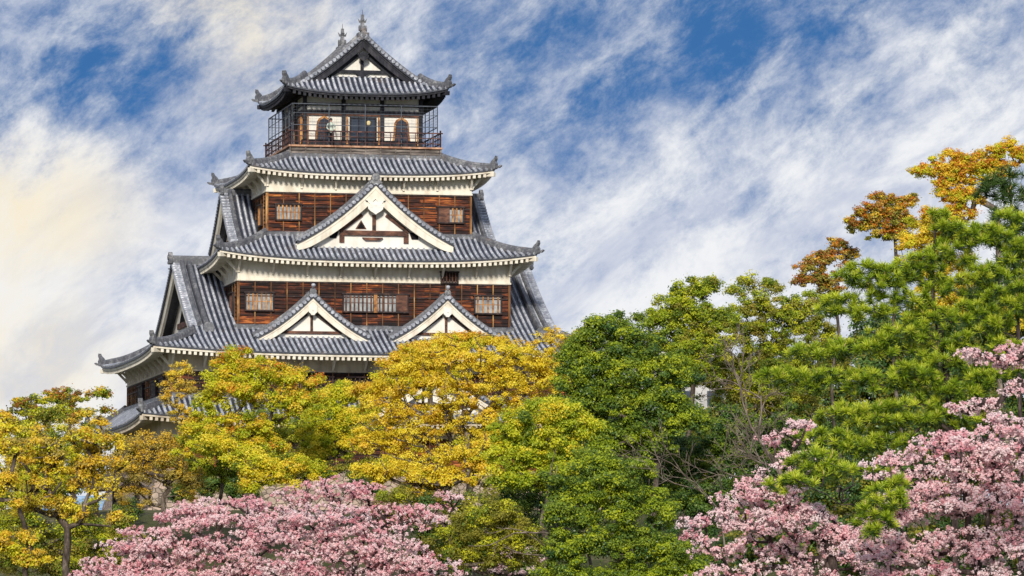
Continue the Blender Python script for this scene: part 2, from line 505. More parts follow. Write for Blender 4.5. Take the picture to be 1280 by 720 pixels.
def roll(mb, path, sv, rad=0.088, mat=0, course=0.30, cap=True):
    """a row of round cover tiles down the slope; path runs from the eave upward"""
    path = np.asarray(path, float)
    seg = np.linalg.norm(np.diff(path, axis=0), axis=1)
    L = seg.sum()
    if L < 0.12: return
    cum = np.concatenate([[0], np.cumsum(seg)])
    n = max(1, int(round(L / course)))
    d = []
    r_ = []
    for i in range(n):
        d += [L * i / n + (0.0 if i == 0 else 0.004), L * (i + 1) / n - 0.002]
        r_ += [rad * 1.10, rad * 0.93]
    d = np.array(d); r_ = np.array(r_)
    P = np.stack([np.interp(d, cum, path[:, i]) for i in range(3)], -1)
    T = np.gradient(P, axis=0); T /= np.linalg.norm(T, axis=1)[:, None]
    N = np.cross(np.broadcast_to(sv, T.shape), T); N[N[:, 2] < 0] *= -1
    N /= np.linalg.norm(N, axis=1)[:, None]
    a = np.linspace(-0.12, np.pi + 0.12, 6)
    V = P[:, None] + r_[:, None, None] * (np.cos(a)[None, :, None] * sv[None, None] + np.sin(a)[None, :, None] * N[:, None])
    mb.grid(V, mat, True)
    if cap:
        a = np.linspace(0, 2 * np.pi, 9)[:-1]
        c = P[0] - T[0] * 0.012
        mb.add([c + rad * 1.16 * (np.cos(x) * sv + np.sin(x) * N[0]) for x in a], [tuple(range(8))], mat)


def curve(t, a): return a * t + (1 - a) * t * t


class Roof:
    """hipped skirt roof (all four sides) or, with ridge given, a hip-and-gable roof whose ridge runs along that axis"""
    def __init__(r, hx, hy, ze, ix, iy, zt, lift, a=0.72, cut=None):
        r.h = {'F': hx, 'B': hx, 'L': hy, 'R': hy}       # half length of a side
        r.o = {'F': hy, 'B': hy, 'L': hx, 'R': hx}       # outward distance
        r.ih = {'F': ix, 'B': ix, 'L': iy, 'R': iy}
        r.io = {'F': iy, 'B': iy, 'L': ix, 'R': ix}
        r.ze, r.zt, r.lift, r.a = ze, zt, lift, a
        r.main = {}
    def z(r, side, s, t):
        if side in r.main:
            zt, a, tw = r.main[side]
            base = r.ze + (zt - r.ze) * curve(t, a)
        else:
            base = r.ze + (r.zt - r.ze) * curve(t, r.a)
            tw = 1.0
        return base + r.lift * (np.abs(s) / r.h[side]) ** 3.0 * np.clip(1 - t / tw, 0, 1) ** 1.4
    def b(r, side, t):
        if side in r.main: return r.o[side] * (1 - t)
        return r.o[side] + (r.io[side] - r.o[side]) * t
    def ext(r, side, t):
        if side in r.main:
            tw = r.main[side][2]
            return np.where(t < tw, r.h[side] + (r.ih[side] - r.h[side]) * t / tw, r.ih[side] + 0 * t)
        return r.h[side] + (r.ih[side] - r.h[side]) * t
    def tmax(r, side, s):
        s = abs(s)
        if side in r.main:
            return 1.0 if s <= r.ih[side] else r.main[side][2] * (r.h[side] - s) / (r.h[side] - r.ih[side])
        return 1.0 if s <= r.ih[side] else (r.h[side] - s) / (r.h[side] - r.ih[side])
    def pt(r, side, s, t): return mp(side, s, r.b(side, t), r.z(side, s, t))


PITCH_T = 0.345


def build_roof(r, soffit_mat, soff_in, soff_dz, blocks=None, rafters=True, bracket=None, corner_orn=True, dark=False):
    """blocks[side] = (half width, t) region occupied by the storey above, where tiles stop"""
    mb = MB()
    ev = MB()
    for side in SIDES:
        h = r.h[side]
        ts = np.linspace(0, 1, 15)
        sg = np.linspace(-1, 1, 41)
        ext = r.ext(side, ts)
        P = np.stack([r.pt(side, e * sg, np.full_like(sg, t)) for e, t in zip(ext, ts)])
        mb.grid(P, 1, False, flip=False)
        n = int(round(2 * h / PITCH_T))
        for i in range(n):
            s = -h + (i + 0.5) * 2 * h / n
            t1 = r.tmax(side, s)
            t0 = 0.0
            if blocks and side in blocks and abs(s) < blocks[side][0]: t1 = min(t1, blocks[side][1])
            if t1 < 0.04: continue
            t = np.linspace(t0, t1, 12)
            roll(mb, r.pt(side, s, t) + np.array([0, 0, 0.02]), svec(side), 0.080, 0)
        # eave: drop of the pan tiles, board, soffit, rafter ends
        s = np.linspace(-h, h, 61)
        E0 = r.pt(side, s, 0 * s)
        ov = ovec(side)
        k = np.abs(s) / h
        def inset(d, dz):
            q = E0.copy()
            sc = (h - d) / h
            return mp(side, s * sc, r.o[side] - d, E0[:, 2] + dz)
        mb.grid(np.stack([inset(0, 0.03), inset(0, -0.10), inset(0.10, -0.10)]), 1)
        f0, f1, f2, f3 = inset(0.07, -0.10), inset(0.07, -0.235), inset(0.19, -0.235), inset(0.19, -0.20)
        ev.grid(np.stack([f0, f1, f2, f3]), 0)
        # soffit back to the wall
        q = soff_in[side]
        zin = r.ze + soff_dz + 0 * s
        lift_in = r.lift * k ** 3 * 0.55
        sc = soff_in['L' if side in 'FB' else 'F'] / h
        wall = mp(side, s * sc, q, zin + lift_in)
        ev.grid(np.stack([f3, wall]), 0)
        if rafters:
            m = int(round(2 * (h - 0.35) / 0.335))
            for i in range(m):
                ss = -h + 0.45 + (i + 0.5) * 2 * (h - 0.45) / m
                ze = float(r.z(side, ss, 0.0)) - 0.225
                b0, b1 = r.o[side] - 0.11, r.o[side] - 0.85
                kk = abs(ss) / h
                frac = (r.o[side] - 0.55 - q) / max(r.o[side] - q, 0.1)
                v = []
                for bb, f in ((b0, 0.0), (b1, 0.6 / max(r.o[side] - q, 0.3))):
                    zz = ze + ((r.ze + soff_dz + r.lift * kk ** 3 * 0.55) - ze) * f
                    for dz in (-0.215, 0.0):
                        for ds in (-0.085, 0.085): v.append(mp(side, ss + ds, bb, zz + dz))
                ev.add(v, [(0, 1, 3, 2), (4, 6, 7, 5), (0, 2, 6, 4), (1, 5, 7, 3), (0, 4, 5, 1)], 0)
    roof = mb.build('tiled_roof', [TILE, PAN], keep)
    eaves = ev.build('eaves', [soffit_mat], roof)
    # hip ridges
    prof = [(-0.17, -0.05), (-0.17, 0.24), (-0.11, 0.34), (0, 0.385), (0.11, 0.34), (0.17, 0.24), (0.17, -0.05)]
    for sx in (-1, 1):
        for sy in (-1, 1):
            side = 'F' if sy < 0 else 'B'
            if side in r.main: tw = r.main[side][2]
            else: tw = 1.0
            t = np.linspace(0, tw, 16)
            sgn = sx if side == 'F' else -sx
            e = r.ext(side, t)
            P = r.pt(side, sgn * e, t)
            # sits over both slopes
            side2 = 'L' if sx < 0 else 'R'
            tw2 = r.main[side2][2] if side2 in r.main else 1.0
            t2 = t / tw * tw2
            z2 = r.z(side2, r.ext(side2, t2), t2)
            P[:, 2] = np.maximum(P[:, 2], z2)
            sc = np.concatenate([np.linspace(0.85, 1.0, 4), np.ones(12)])
            hb = MB(); hb.sweep(P[::1], prof, None, 0, True, False, sc)
            hr = hb.build('hip_ridge', RIDGE, roof)
            if corner_orn:
                ob = MB()
                c = P[0]; d = P[0] - P[2]; d[2] = 0; d /= np.linalg.norm(d)
                side_v = np.array([-d[1], d[0], 0])
                fn = lambda u, v, w_: c + d * u + np.array([0, 0, v]) + side_v * w_
                ob.extrude([(-0.30, 0.0), (0.10, -0.02), (0.14, 0.30), (0.06, 0.45), (0.13, 0.62), (0.11, 0.80), (0.0, 0.62), (-0.14, 0.52), (-0.26, 0.36)], -0.15, 0.15, fn, 0)
                ob.extrude([(-0.02, 0.02), (0.34, 0.04), (0.50, 0.16), (0.44, 0.22), (0.28, 0.16), (-0.02, 0.20)], -0.08, 0.08, fn, 0)
                ob.build('ridge_end_tile', RIDGE, roof)
                nb = MB()   # end of the hip rafter under the corner
                side_m = soffit_mat
                a = c + np.array([0, 0, -0.36]) - d * 0.02; b_ = c + np.array([0, 0, -0.30]) - d * 1.2
                nb.bar(a, b_, 0.22, 0.26, 0)
                nb.build('hip_rafter', side_m, roof)
    if bracket:
        hw, hz0, step, sides = bracket
        proto = None
        for side in sides:
            hl = r.h['L' if side in 'FB' else 'F'] if False else None
            half = hw[side]; wall_b = hw['o' + side]
            n = int(round(2 * half / step))
            for i in range(n + 1):
                s = -half + 2 * half * i / n
                kk = abs(s) / r.h[side]
                ztop = r.ze + soff_dz + r.lift * kk ** 3 * 0.6
                bb = MB()
                reach = (r.o[side] - wall_b) * 0.62
                bb.bar(mp(side, s, wall_b - 0.02, ztop - 0.95), mp(side, s, wall_b + reach, ztop - 0.05), 0.13, 0.15, 0)
                bb.bar(mp(side, s, wall_b + 0.05, ztop - 1.0), mp(side, s, wall_b + 0.05, ztop + 0.02), 0.13, 0.12, 0)
                bb.build('eave_bracket', soffit_mat, roof)
    return roof


# storey dimensions
W2 = (12.84, 10.0); W3 = (8.48, 8.0); W4 = (6.43, 6.15); W5 = (3.75, 3.8); W1 = (13.5, 10.9)

roof1 = Roof(15.0, 12.9, 2.85, W2[0], W2[1], 4.45, 0.45)
roof2 = Roof(14.25, 12.2, 6.98, 11.3, 9.25, 8.35, 0.42)
roof2.main = {'F': (13.15, 0.70, 0.242), 'B': (13.15, 0.70, 0.242)}
roof2.ih['F'] = roof2.ih['B'] = 11.35
roof2.io['L'] = roof2.io['R'] = 10.9
roof2.ih['L'] = roof2.ih['R'] = 8.7
roof3 = Roof(9.86, 9.5, 12.86, W4[0], W4[1], 14.62, 0.55)
roof4 = Roof(7.68, 7.2, 18.38, 4.7, 4.6, 19.62, 0.42)
roof5 = Roof(5.16, 5.3, 23.55, 3.9, 3.6, 24.72, 0.46)
roof5.main = {'L': (27.28, 0.64, 0.245), 'R': (27.28, 0.64, 0.245)}
roof5.ih['L'] = roof5.ih['R'] = 4.0
roof5.io['F'] = roof5.io['B'] = 3.5
roof5.ih['F'] = roof5.ih['B'] = 3.55


def both(w_): return {'F': w_[1], 'B': w_[1], 'L': w_[0], 'R': w_[0]}
def brk(w_, sides, step, z0=0):
    return ({'F': w_[0] - 0.06, 'L': w_[1] - 0.06, 'R': w_[1] - 0.06, 'oF': w_[1], 'oL': w_[0], 'oR': w_[0]}, z0, step, sides)

r1 = build_roof(roof1, PLASTER_OLD, both(W1), 0.02)
r2 = build_roof(roof2, PLASTER, both(W2), 0.05, blocks={'F': (8.4, 0.35), 'B': (8.4, 0.35)}, bracket=brk(W2, 'FL', 2.0))
r3 = build_roof(roof3, PLASTER, both(W3), 0.02, bracket=brk(W3, 'FLR', 2.0))
r4 = build_roof(roof4, PLASTER, both(W4), 0.02, bracket=brk(W4, 'FLR', 2.0))
r5 = build_roof(roof5, BLACKWOOD, both(W5), 0.12)


# ------------------------------------------------------------------ walls
def solid_walls(name, hx, hy, z0, z1, mat):
    m = MB(); m.box(-hx, hx, -hy, hy, z0, z1); return m.build(name, mat, keep)


def cladding(hx, hy, z0, z1):
    """lapped boards under upright battens on all four sides"""
    m = MB()
    rows = max(2, int(round((z1 - z0) / 0.235)))
    for side in SIDES:
        h, o = (hx, hy) if side in 'FB' else (hy, hx)
        P = []
        for i in range(rows):
            za, zb = z0 + (z1 - z0) * i / rows, z0 + (z1 - z0) * (i + 1) / rows
            P += [mp(side, np.array([-h, h]), o + 0.075, za), mp(side, np.array([-h, h]), o + 0.012, zb)]
        m.grid(np.stack(P), 0)
        n = int(round(2 * h / 0.97))
        for i in range(n + 1):
            s = -h + 2 * h * i / n
            v = [mp(side, s + ds, o + db, z) for z in (z0, z1 - 0.04) for db in (0.02, 0.115) for ds in (-0.03, 0.03)]
            m.add(v, [(0, 1, 3, 2), (4, 6, 7, 5), (2, 3, 7, 6), (0, 2, 6, 4), (1, 5, 7, 3)], 1)
        for z in (z1 - 0.06, z0 + (z1 - z0) * 0.70):
            v = [mp(side, ds, o + db, z + dz) for dz in (-0.04, 0.04) for db in (0.02, 0.105) for ds in (-h, h)]
            m.add(v, [(0, 1, 3, 2), (4, 6, 7, 5), (2, 3, 7, 6), (0, 4, 5, 1)], 2)
    return m.build('timber_cladding', [BOARDS, BATTEN, DARKWOOD], keep)


def storey(hx, hy, z0, zm, z1, mat):
    solid_walls('wall_core', hx - 0.1, hy - 0.1, z0 - 0.5, zm + 0.2, BOARDS)
    cladding(hx - 0.09, hy - 0.09, z0, zm)
    m = MB()
    m.box(-hx, hx, -hy, hy, zm + 0.10, z1)
    m.box(-hx - 0.05, hx + 0.05, -hy - 0.05, hy + 0.05, zm, zm + 0.11)
    return m.build('plaster_band', mat, keep)

storey(W2[0], W2[1], 4.2, 5.92, 7.35, PLASTER_OLD)
storey(W3[0], W3[1], 8.5, 11.57, 13.2, PLASTER)
storey(W4[0], W4[1], 14.3, 17.2, 18.6, PLASTER)
# first storey, low behind the trees
solid_walls('wall_core', W1[0] - 0.1, W1[1] - 0.1, -0.2, 3.2, BOARDS)
cladding(W1[0] - 0.09, W1[1] - 0.09, 0.0, 1.9)
m = MB(); m.box(-W1[0], W1[0], -W1[1], W1[1], 1.9, 3.3); m.build('plaster_band', PLASTER_OLD, keep)
# stone base, battered outward to the ground
m = MB()
lv = [(0.0, 0.0), (-2.0, 0.55), (-4.5, 1.5), (-7.5, 3.0), (-12.2, 6.2)]
for side in SIDES:
    h, o = (W1[0] + 0.2, W1[1] + 0.2) if side in 'FB' else (W1[1] + 0.2, W1[0] + 0.2)
    P = np.stack([mp(side, np.linspace(-(h + d), h + d, 30), o + d, z) for z, d in lv[::-1]])
    m.grid(P, 0)
m.add([(-13.7, -11.1, 0), (13.7, -11.1, 0), (13.7, 11.1, 0), (-13.7, 11.1, 0)], [(0, 1, 2, 3)], 0)
m.build('stone_base', STONE, keep)


def window(side, s0, s1, z0, z1, o, bars=6, pane=PANE, barmat=ORANGE, shutter=None):
    """barred window: frame, pane and upright bars"""
    f = MB()
    def bx(mb, a, b, za, zb, d0, d1, mat=0):
        v = [mp(side, s, o + d, z) for z in (za, zb) for d in (d0, d1) for s in (a, b)]
        mb.add(v, [(0, 1, 3, 2), (4, 6, 7, 5), (0, 4, 5, 1), (2, 3, 7, 6), (0, 2, 6, 4), (1, 5, 7, 3)], mat)
    t = 0.09
    bx(f, s0 - t, s1 + t, z0 - t, z0, -0.02, 0.13); bx(f, s0 - t - 0.05, s1 + t + 0.05, z1, z1 + t, -0.02, 0.16)
    bx(f, s0 - t, s0, z0, z1, -0.02, 0.12); bx(f, s1, s1 + t, z0, z1, -0.02, 0.12)
    wn = f.build('window', DARKWOOD, keep)
    p = MB(); bx(p, s0, s1, z0, z1, -0.02, 0.012); p.build('pane', pane, wn)
    b = MB()
    for i in range(bars):
        c = s0 + (s1 - s0) * (i + 0.5) / bars
        bx(b, c - 0.045, c + 0.045, z0, z1, 0.03, 0.10, 0)
    bx(b, s0, s1, (z0 + z1) / 2 - 0.02, (z0 + z1) / 2 + 0.02, 0.013, 0.03, 0)
    b.build('lattice', barmat, wn)
    if shutter:
        sh = MB(); bx(sh, shutter[0], shutter[1], z0, z1, 0.02, 0.115); sh.build('shutter', shutter[2], wn)
    return wn

o4, o3 = W4[1] + 0.0, W3[1] + 0.0
window('F', -5.80, -4.32, 15.52, 16.42, o4, 6)
window('F', 4.34, 5.85, 15.52, 16.42, o4, 6, shutter=(4.34, 5.02, BEAM))
window('F', -7.95, -6.32, 9.80, 10.82, o3, 6)
window('F', -1.92, -0.10, 9.80, 10.82, o3, 7, barmat=BEAM)
window('F', 0.16, 2.02, 9.80, 10.82, o3, 7, barmat=BEAM, shutter=(1.35, 2.02, BEAM))
m = MB(); m.add([mp('F', s, o3 + d, z) for z in (9.72, 10.90) for d in (0.0, 0.14) for s in (-0.08, 0.14)], [(0, 1, 3, 2), (4, 6, 7, 5), (2, 3, 7, 6), (0, 2, 6, 4), (1, 5, 7, 3)])
m.build('window_post', ORANGE, keep)
window('F', 6.28, 7.86, 9.80, 10.82, o3, 5)
window('F', 4.18, 5.12, 11.66, 12.24, W3[1] + 0.03, 5, VOID, BEAM)
window('L', 3.4, 4.6, 15.3, 16.5, W4[0], 4, VOID, ORANGE)
window('L', 5.4, 6.6, 9.6, 10.9, W3[0], 4, VOID, BEAM)
window('L', -4.0, -2.0, 4.75, 5.6, W2[0], 7, VOID, GREYWOOD)
window('L', 2.0, 4.0, 4.75, 5.6, W2[0], 7, VOID, GREYWOOD)
window('L', 5.6, 7.6, 4.75, 5.6, W2[0], 7, VOID, GREYWOOD)
window('F', -2.0, 0.0, 4.8, 5.6, W2[1], 7, VOID, DARKWOOD)
window('F', -5.0, -3.0, 4.8, 5.6, W2[1], 7, VOID, DARKWOOD)


# ------------------------------------------------------------------ gables
def gable(side, c, w_, zb, za, bf, bb, style='white', slopes=True, bh=(0.62, 0.42), sag=0.30, ridge=True, orn=1.0, recess=0.55, zfun=None, ball=False, wallz=None):
    """dormer gable: c centre, w_ half width, zb foot, za apex, bf face, bb where it runs into the wall behind"""
    if zfun is None:
        zfun = lambda u: za - (za - zb) * (u + sag * u * (1 - u))
    us = np.linspace(0, 1, 19)
    sv = svec(side)
    mb = MB()
    for sg in (-1, 1):
        s = c + sg * us * w_
        z = zfun(us)
        if slopes:
            P = np.stack([mp(side, s, b, z) for b in np.linspace(bf, bb, 5)])
            mb.grid(P, 1, False)
            nb = int((bf - 0.5 - bb) / PITCH_T)
            for i in range(nb):
                b = bf - 0.62 - i * PITCH_T
                roll(mb, mp(side, s, b, z)[::-1] + np.array([0, 0, 0.02]), ovec(side), 0.088, 0)
        # verge: short cover tiles turned to the front, capped by a rounded row, and the tile edge
        ds = np.diff(s); dz = np.diff(z)
        L = np.concatenate([[0], np.cumsum(np.hypot(ds, dz))])
        n = int(L[-1] / 0.285)
        for i in range(n):
            d = L[-1] * (i + 0.5) / n
            ss, zz = np.interp(d, L, s), np.interp(d, L, z)
            tn = np.array([np.interp(d + 0.05, L, s) - np.interp(d - 0.05, L, s), np.interp(d + 0.05, L, z) - np.interp(d - 0.05, L, z)])
            tn /= np.linalg.norm(tn)
            t3 = sv * tn[0] + np.array([0, 0, tn[1]])
            p0, p1 = mp(side, ss, bf + 0.12, zz + 0.05), mp(side, ss, bf - 0.55, zz + 0.05)
            roll(mb, np.array([p0, p1]), t3, 0.102, 0, 0.33)
        P = np.stack([mp(side, s, bf + 0.08, z + 0.05), mp(side, s, bf + 0.08, z - 0.17), mp(side, s, bf - 0.10, z - 0.17)])
        mb.grid(P, 1)
        mb.sweep(mp(side, s, bf - 0.52, z + 0.06), [(-0.14, -0.05), (-0.14, 0.16), (-0.07, 0.26), (0.07, 0.26), (0.14, 0.16), (0.14, -0.05)], ovec(side), 2, True, False)
    gb = mb.build('gable_roof', [TILE, PAN, RIDGE], keep)
    # barge boards
    pm, wm = (BLACKWOOD, WHITE) if style == 'dark' else (PLASTER, WHITE)
    for sg in (-1, 1):
        b_ = MB()
        V = []
        for u in us:
            ss = c + sg * u * w_
            hh = bh[0] + (bh[1] - bh[0]) * u
            zz = float(zfun(u)) - 0.15
            if u > 0.86: hh = hh * (1 - (u - 0.86) / 0.14 * 0.25)
            V.append([mp(side, ss, bf - 0.02, zz), mp(side, ss, bf - 0.02, zz - hh), mp(side, ss, bf - 0.18, zz - hh), mp(side, ss, bf - 0.18, zz)])
        V = np.array(V)
        k = len(us)
        F = [(i * 4 + j, i * 4 + (j + 1) % 4, (i + 1) * 4 + (j + 1) % 4, (i + 1) * 4 + j) for i in range(k - 1) for j in range(4)] + [(0, 1, 2, 3), (k * 4 - 1, k * 4 - 2, k * 4 - 3, k * 4 - 4)]
        b_.add(V.reshape(-1, 3), F)
        # a fine moulding along the lower edge
        V2 = np.array([[mp(side, c + sg * u * w_, bf + d, float(zfun(u)) - 0.15 - (bh[0] + (bh[1] - bh[0]) * u) * 0.30 + dz) for d, dz in ((-0.02, 0.03), (0.015, 0.03), (0.015, -0.02), (-0.02, -0.02))] for u in us[:-2]])
        k2 = len(us) - 2
        b_.add(V2.reshape(-1, 3), [(i * 4 + j, i * 4 + (j + 1) % 4, (i + 1) * 4 + (j + 1) % 4, (i + 1) * 4 + j) for i in range(k2 - 1) for j in range(4)])
        b_.build('bargeboard', pm, gb)
    # wall inside the gable and its beams
    wf = bf - recess
    zlo = zb - 0.35 if wallz is None else wallz
    pts = [(c + sg * u * w_, float(zfun(u)) - 0.14) for sg, uu in ((-1, us[::-1]), (1, us[1:])) for u in uu if float(zfun(u)) - 0.14 > zlo]
    poly = [(pts[0][0], zlo)] + pts + [(pts[-1][0], zlo)]
    wl = MB(); wl.extrude(poly, wf, wf - 0.25, lambda u, v, d: mp(side, u, d, v)); wl.build('gable_wall', wm, gb)
    return gb, zfun, wf


def plate(side, poly, d0, d1, name, mat, parent):
    m_ = MB(); m_.extrude(poly, d0, d1, lambda u, v, d: mp(side, u, d, v)); return m_.build(name, mat, parent)


def strut(side, a, b, wf, width, mat, parent, thick=0.10, name='gable_beam'):
    m_ = MB()
    m_.bar(mp(side, a[0], wf + thick / 2, a[1]), mp(side, b[0], wf + thick / 2, b[1]), thick if False else thick, width, 0, up=(0, 0, 1)) if abs(a[0] - b[0]) > 0.02 else m_.box(*sorted((mp(side, a[0] - width / 2, 0, 0)[0], mp(side, a[0] + width / 2, 0, 0)[0])), *sorted((mp(side, 0, wf, 0)[1], mp(side, 0, wf + thick, 0)[1])), *sorted((a[1], b[1]))) if side == 'F' else m_.bar(mp(side, a[0], wf + thick / 2, a[1]), mp(side, b[0], wf + thick / 2, b[1]), thick, width, 0, up=ovec(side))
    return m_.build(name, mat, parent)


def apex_ornament(side, c, z, b, k, parent, ball=False):
    m_ = MB()
    fn = lambda u, v, d: mp(side, c + u * k, b + d * k, z + v * k)
    m_.extrude([(-0.42, 0.0), (-0.46, 0.16), (-0.34, 0.26), (-0.36, 0.52), (-0.27, 0.74), (-0.12, 0.84), (0.12, 0.84), (0.27, 0.74), (0.36, 0.52), (0.34, 0.26), (0.46, 0.16), (0.42, 0.0), (0.2, -0.12), (0, 0.02), (-0.2, -0.12)], -0.16, 0.12, fn)
    m_.extrude([(0.19 * math.cos(a), 0.42 + 0.19 * math.sin(a)) for a in np.linspace(0, 2 * math.pi, 11)[:-1]], 0.12, 0.20, fn)
    m_.extrude([(-0.5, -0.06), (-0.56, 0.10), (-0.40, 0.12), (-0.30, -0.02)], -0.1, 0.14, fn)
    m_.extrude([(0.5, -0.06), (0.56, 0.10), (0.40, 0.12), (0.30, -0.02)], -0.1, 0.14, fn)
    o_ = m_.build('ridge_end_tile', RIDGE, parent)
    if ball:
        t_ = MB()
        t_.tube([mp(side, c, b + 0.0, z + 0.72 * k), mp(side, c, b + 0.04, z + 0.90 * k), mp(side, c, b + 0.10, z + 1.05 * k), mp(side, c, b + 0.16, z + 1.18 * k), mp(side, c, b + 0.2, z + 1.25 * k)], [0.06, 0.09, 0.13, 0.13, 0.05], 8)
        t_.build('finial', TILE, parent)
    return o_


def ridge_beam(side, c, z, b0, b1, parent, hgt=0.34, wd=0.16):
    m_ = MB()
    P = np.array([mp(side, c, b, z) for b in np.linspace(b0, b1, 6)])
    m_.sweep(P, [(-wd, -0.1), (-wd, hgt * 0.65), (-wd * 0.7, hgt * 0.9), (0, hgt), (wd * 0.7, hgt * 0.9), (wd, hgt * 0.65), (wd, -0.1)], svec(side), 0)
    return m_.build('gable_ridge', RIDGE, parent)


def arc(cx, cy, r_, a0, a1, n=8): return [(cx + r_ * math.cos(R(a)), cy + r_ * math.sin(R(a))) for a in np.linspace(a0, a1, n)]


def gegyo(side, c, z, b, k, mat, parent, round_=True):
    """carved pendant below the peak"""
    if round_:
        poly = [(0, 0.52), (0.14, 0.40), (0.30, 0.34), (0.52, 0.40), (0.40, 0.26), (0.52, 0.12), (0.50, -0.08), (0.34, -0.24), (0.16, -0.34), (0, -0.46)]
        poly = poly + [(-x, y) for x, y in poly[::-1][1:-1]]
    else:
        poly = [(0.26, 0.34), (0.26, -0.06), (0.16, -0.14), (0.09, -0.24), (-0.09, -0.24), (-0.16, -0.14), (-0.26, -0.06), (-0.26, 0.34)]
    m_ = MB()
    fn = lambda u, v, d: mp(side, c + u * k, b + d, z + v * k)
    m_.extrude(poly, -0.10, 0.07, fn)
    if round_:
        for sx in (-1, 1):
            sp = [(sx * (0.34 - 0.15 * (1 - a / 520) * math.cos(R(a))), 0.13 - 0.15 * (1 - a / 520) * math.sin(R(a))) for a in range(0, 470, 40)]
            m_.sweep([fn(u, v, 0.075) for u, v in sp], [(-0.014, -0.012), (0.014, -0.012), (0.014, 0.012), (-0.014, 0.012)], None, 0)
            m_.extrude([(sx * 0.52, 0.44), (sx * 0.70, 0.50), (sx * 0.64, 0.40), (sx * 0.56, 0.36)], -0.06, 0.03, fn, 1)
    m_.extrude(arc(0, 0.18 if round_ else 0.10, 0.075, 0, 325, 8), 0.07, 0.11, fn)
    return m_.build('pendant', [mat, BLACKWOOD], parent)


# big front gable on the third roof
G3 = dict(side='F', c=0.0, w_=4.86, zb=14.02, za=17.72, bf=8.25, bb=6.2)
gb, zf, wf = gable(**G3, bh=(0.88, 0.56), sag=0.38)
apex_ornament('F', 0, 17.66, 8.30, 0.72, gb)
ridge_beam('F', 0, 17.70, 8.2, 5.8, gb)
gegyo('F', 0, 16.15, 8.25, 0.92, WHITE, gb)
strut('F', (-1.95, 14.62), (1.95, 14.62), wf, 0.30, BEAM, gb, 0.16)
strut('F', (0, 14.77), (0, 15.75), wf, 0.22, BEAM, gb)
for sg in (-1, 1):
    strut('F', (sg * 2.15, 14.70), (sg * 0.75, 15.75), wf, 0.20, BEAM, gb, 0.12)
    plate('F', [(sg * 2.35, 14.28), (sg * 2.75, 14.28), (sg * 2.75, 14.70), (sg * 2.2, 14.70)], wf + 0.06, wf - 0.1, 'gable_vent', VOID, gb)
    plate('F', [(sg * 1.85, 14.02), (sg * 2.15, 14.02), (sg * 2.15, 14.62), (sg * 1.85, 14.62)], wf + 0.10, wf - 0.1, 'gable_bracket', BEAM, gb)
plate('F', [(-0.75, 14.34), (0.55, 14.34), (0.35, 14.18), (-0.55, 14.18)], wf + 0.2, wf, 'gable_bracket', BEAM, gb)
plate('F', [(-1.16, 14.86), (-0.46, 14.86), (-0.80, 15.42)], wf + 0.03, wf - 0.1, 'gable_vent', BEAM, gb)
plate('F', [(-1.04, 14.91), (-0.58, 14.91), (-0.80, 15.28)], wf + 0.045, wf - 0.1, 'gable_vent', VOID, gb)

# side gables on the third roof
for side in 'LR':
    gb, zf, wf = gable(side, 0.0, 4.7, 14.05, 17.60, 8.30, 6.3, bh=(0.7, 0.5), sag=0.30, recess=0.8)
    apex_ornament(side, 0, 17.55, 8.3, 0.72, gb)
    ridge_beam(side, 0, 17.58, 8.3, 6.0, gb)
    strut(side, (-2.2, 14.62), (2.2, 14.62), wf, 0.28, BEAM, gb, 0.14)
    plate(side, [(-1.9, 14.8), (1.9, 14.8), (0, 16.3)], wf + 0.03, wf - 0.05, 'gable_vent', VOID, gb)

# twin front gables on the second roof
for cx in (-4.16, 4.16):
    gb, zf, wf = gable('F', cx, 3.55, 8.02, 10.62, 9.95, 7.7, bh=(0.60, 0.46), sag=0.38, recess=0.5)
    apex_ornament('F', cx, 10.58, 9.98, 0.56, gb, ball=True)
    ridge_beam('F', cx, 10.60, 9.9, 7.7, gb)
    gegyo('F', cx, 9.62, 9.94, 0.95, WHITE, gb, False)
    strut('F', (cx - 1.75, 8.36), (cx + 1.75, 8.36), wf, 0.16, BEAM, gb, 0.12)
    strut('F', (cx, 8.4), (cx, 9.45), wf, 0.15, BEAM, gb)
    for sg in (-1, 1):
        strut('F', (cx + sg * 1.85, 8.32), (cx + sg * 0.28, 9.48), wf, 0.17, DARKWOOD, gb, 0.13)

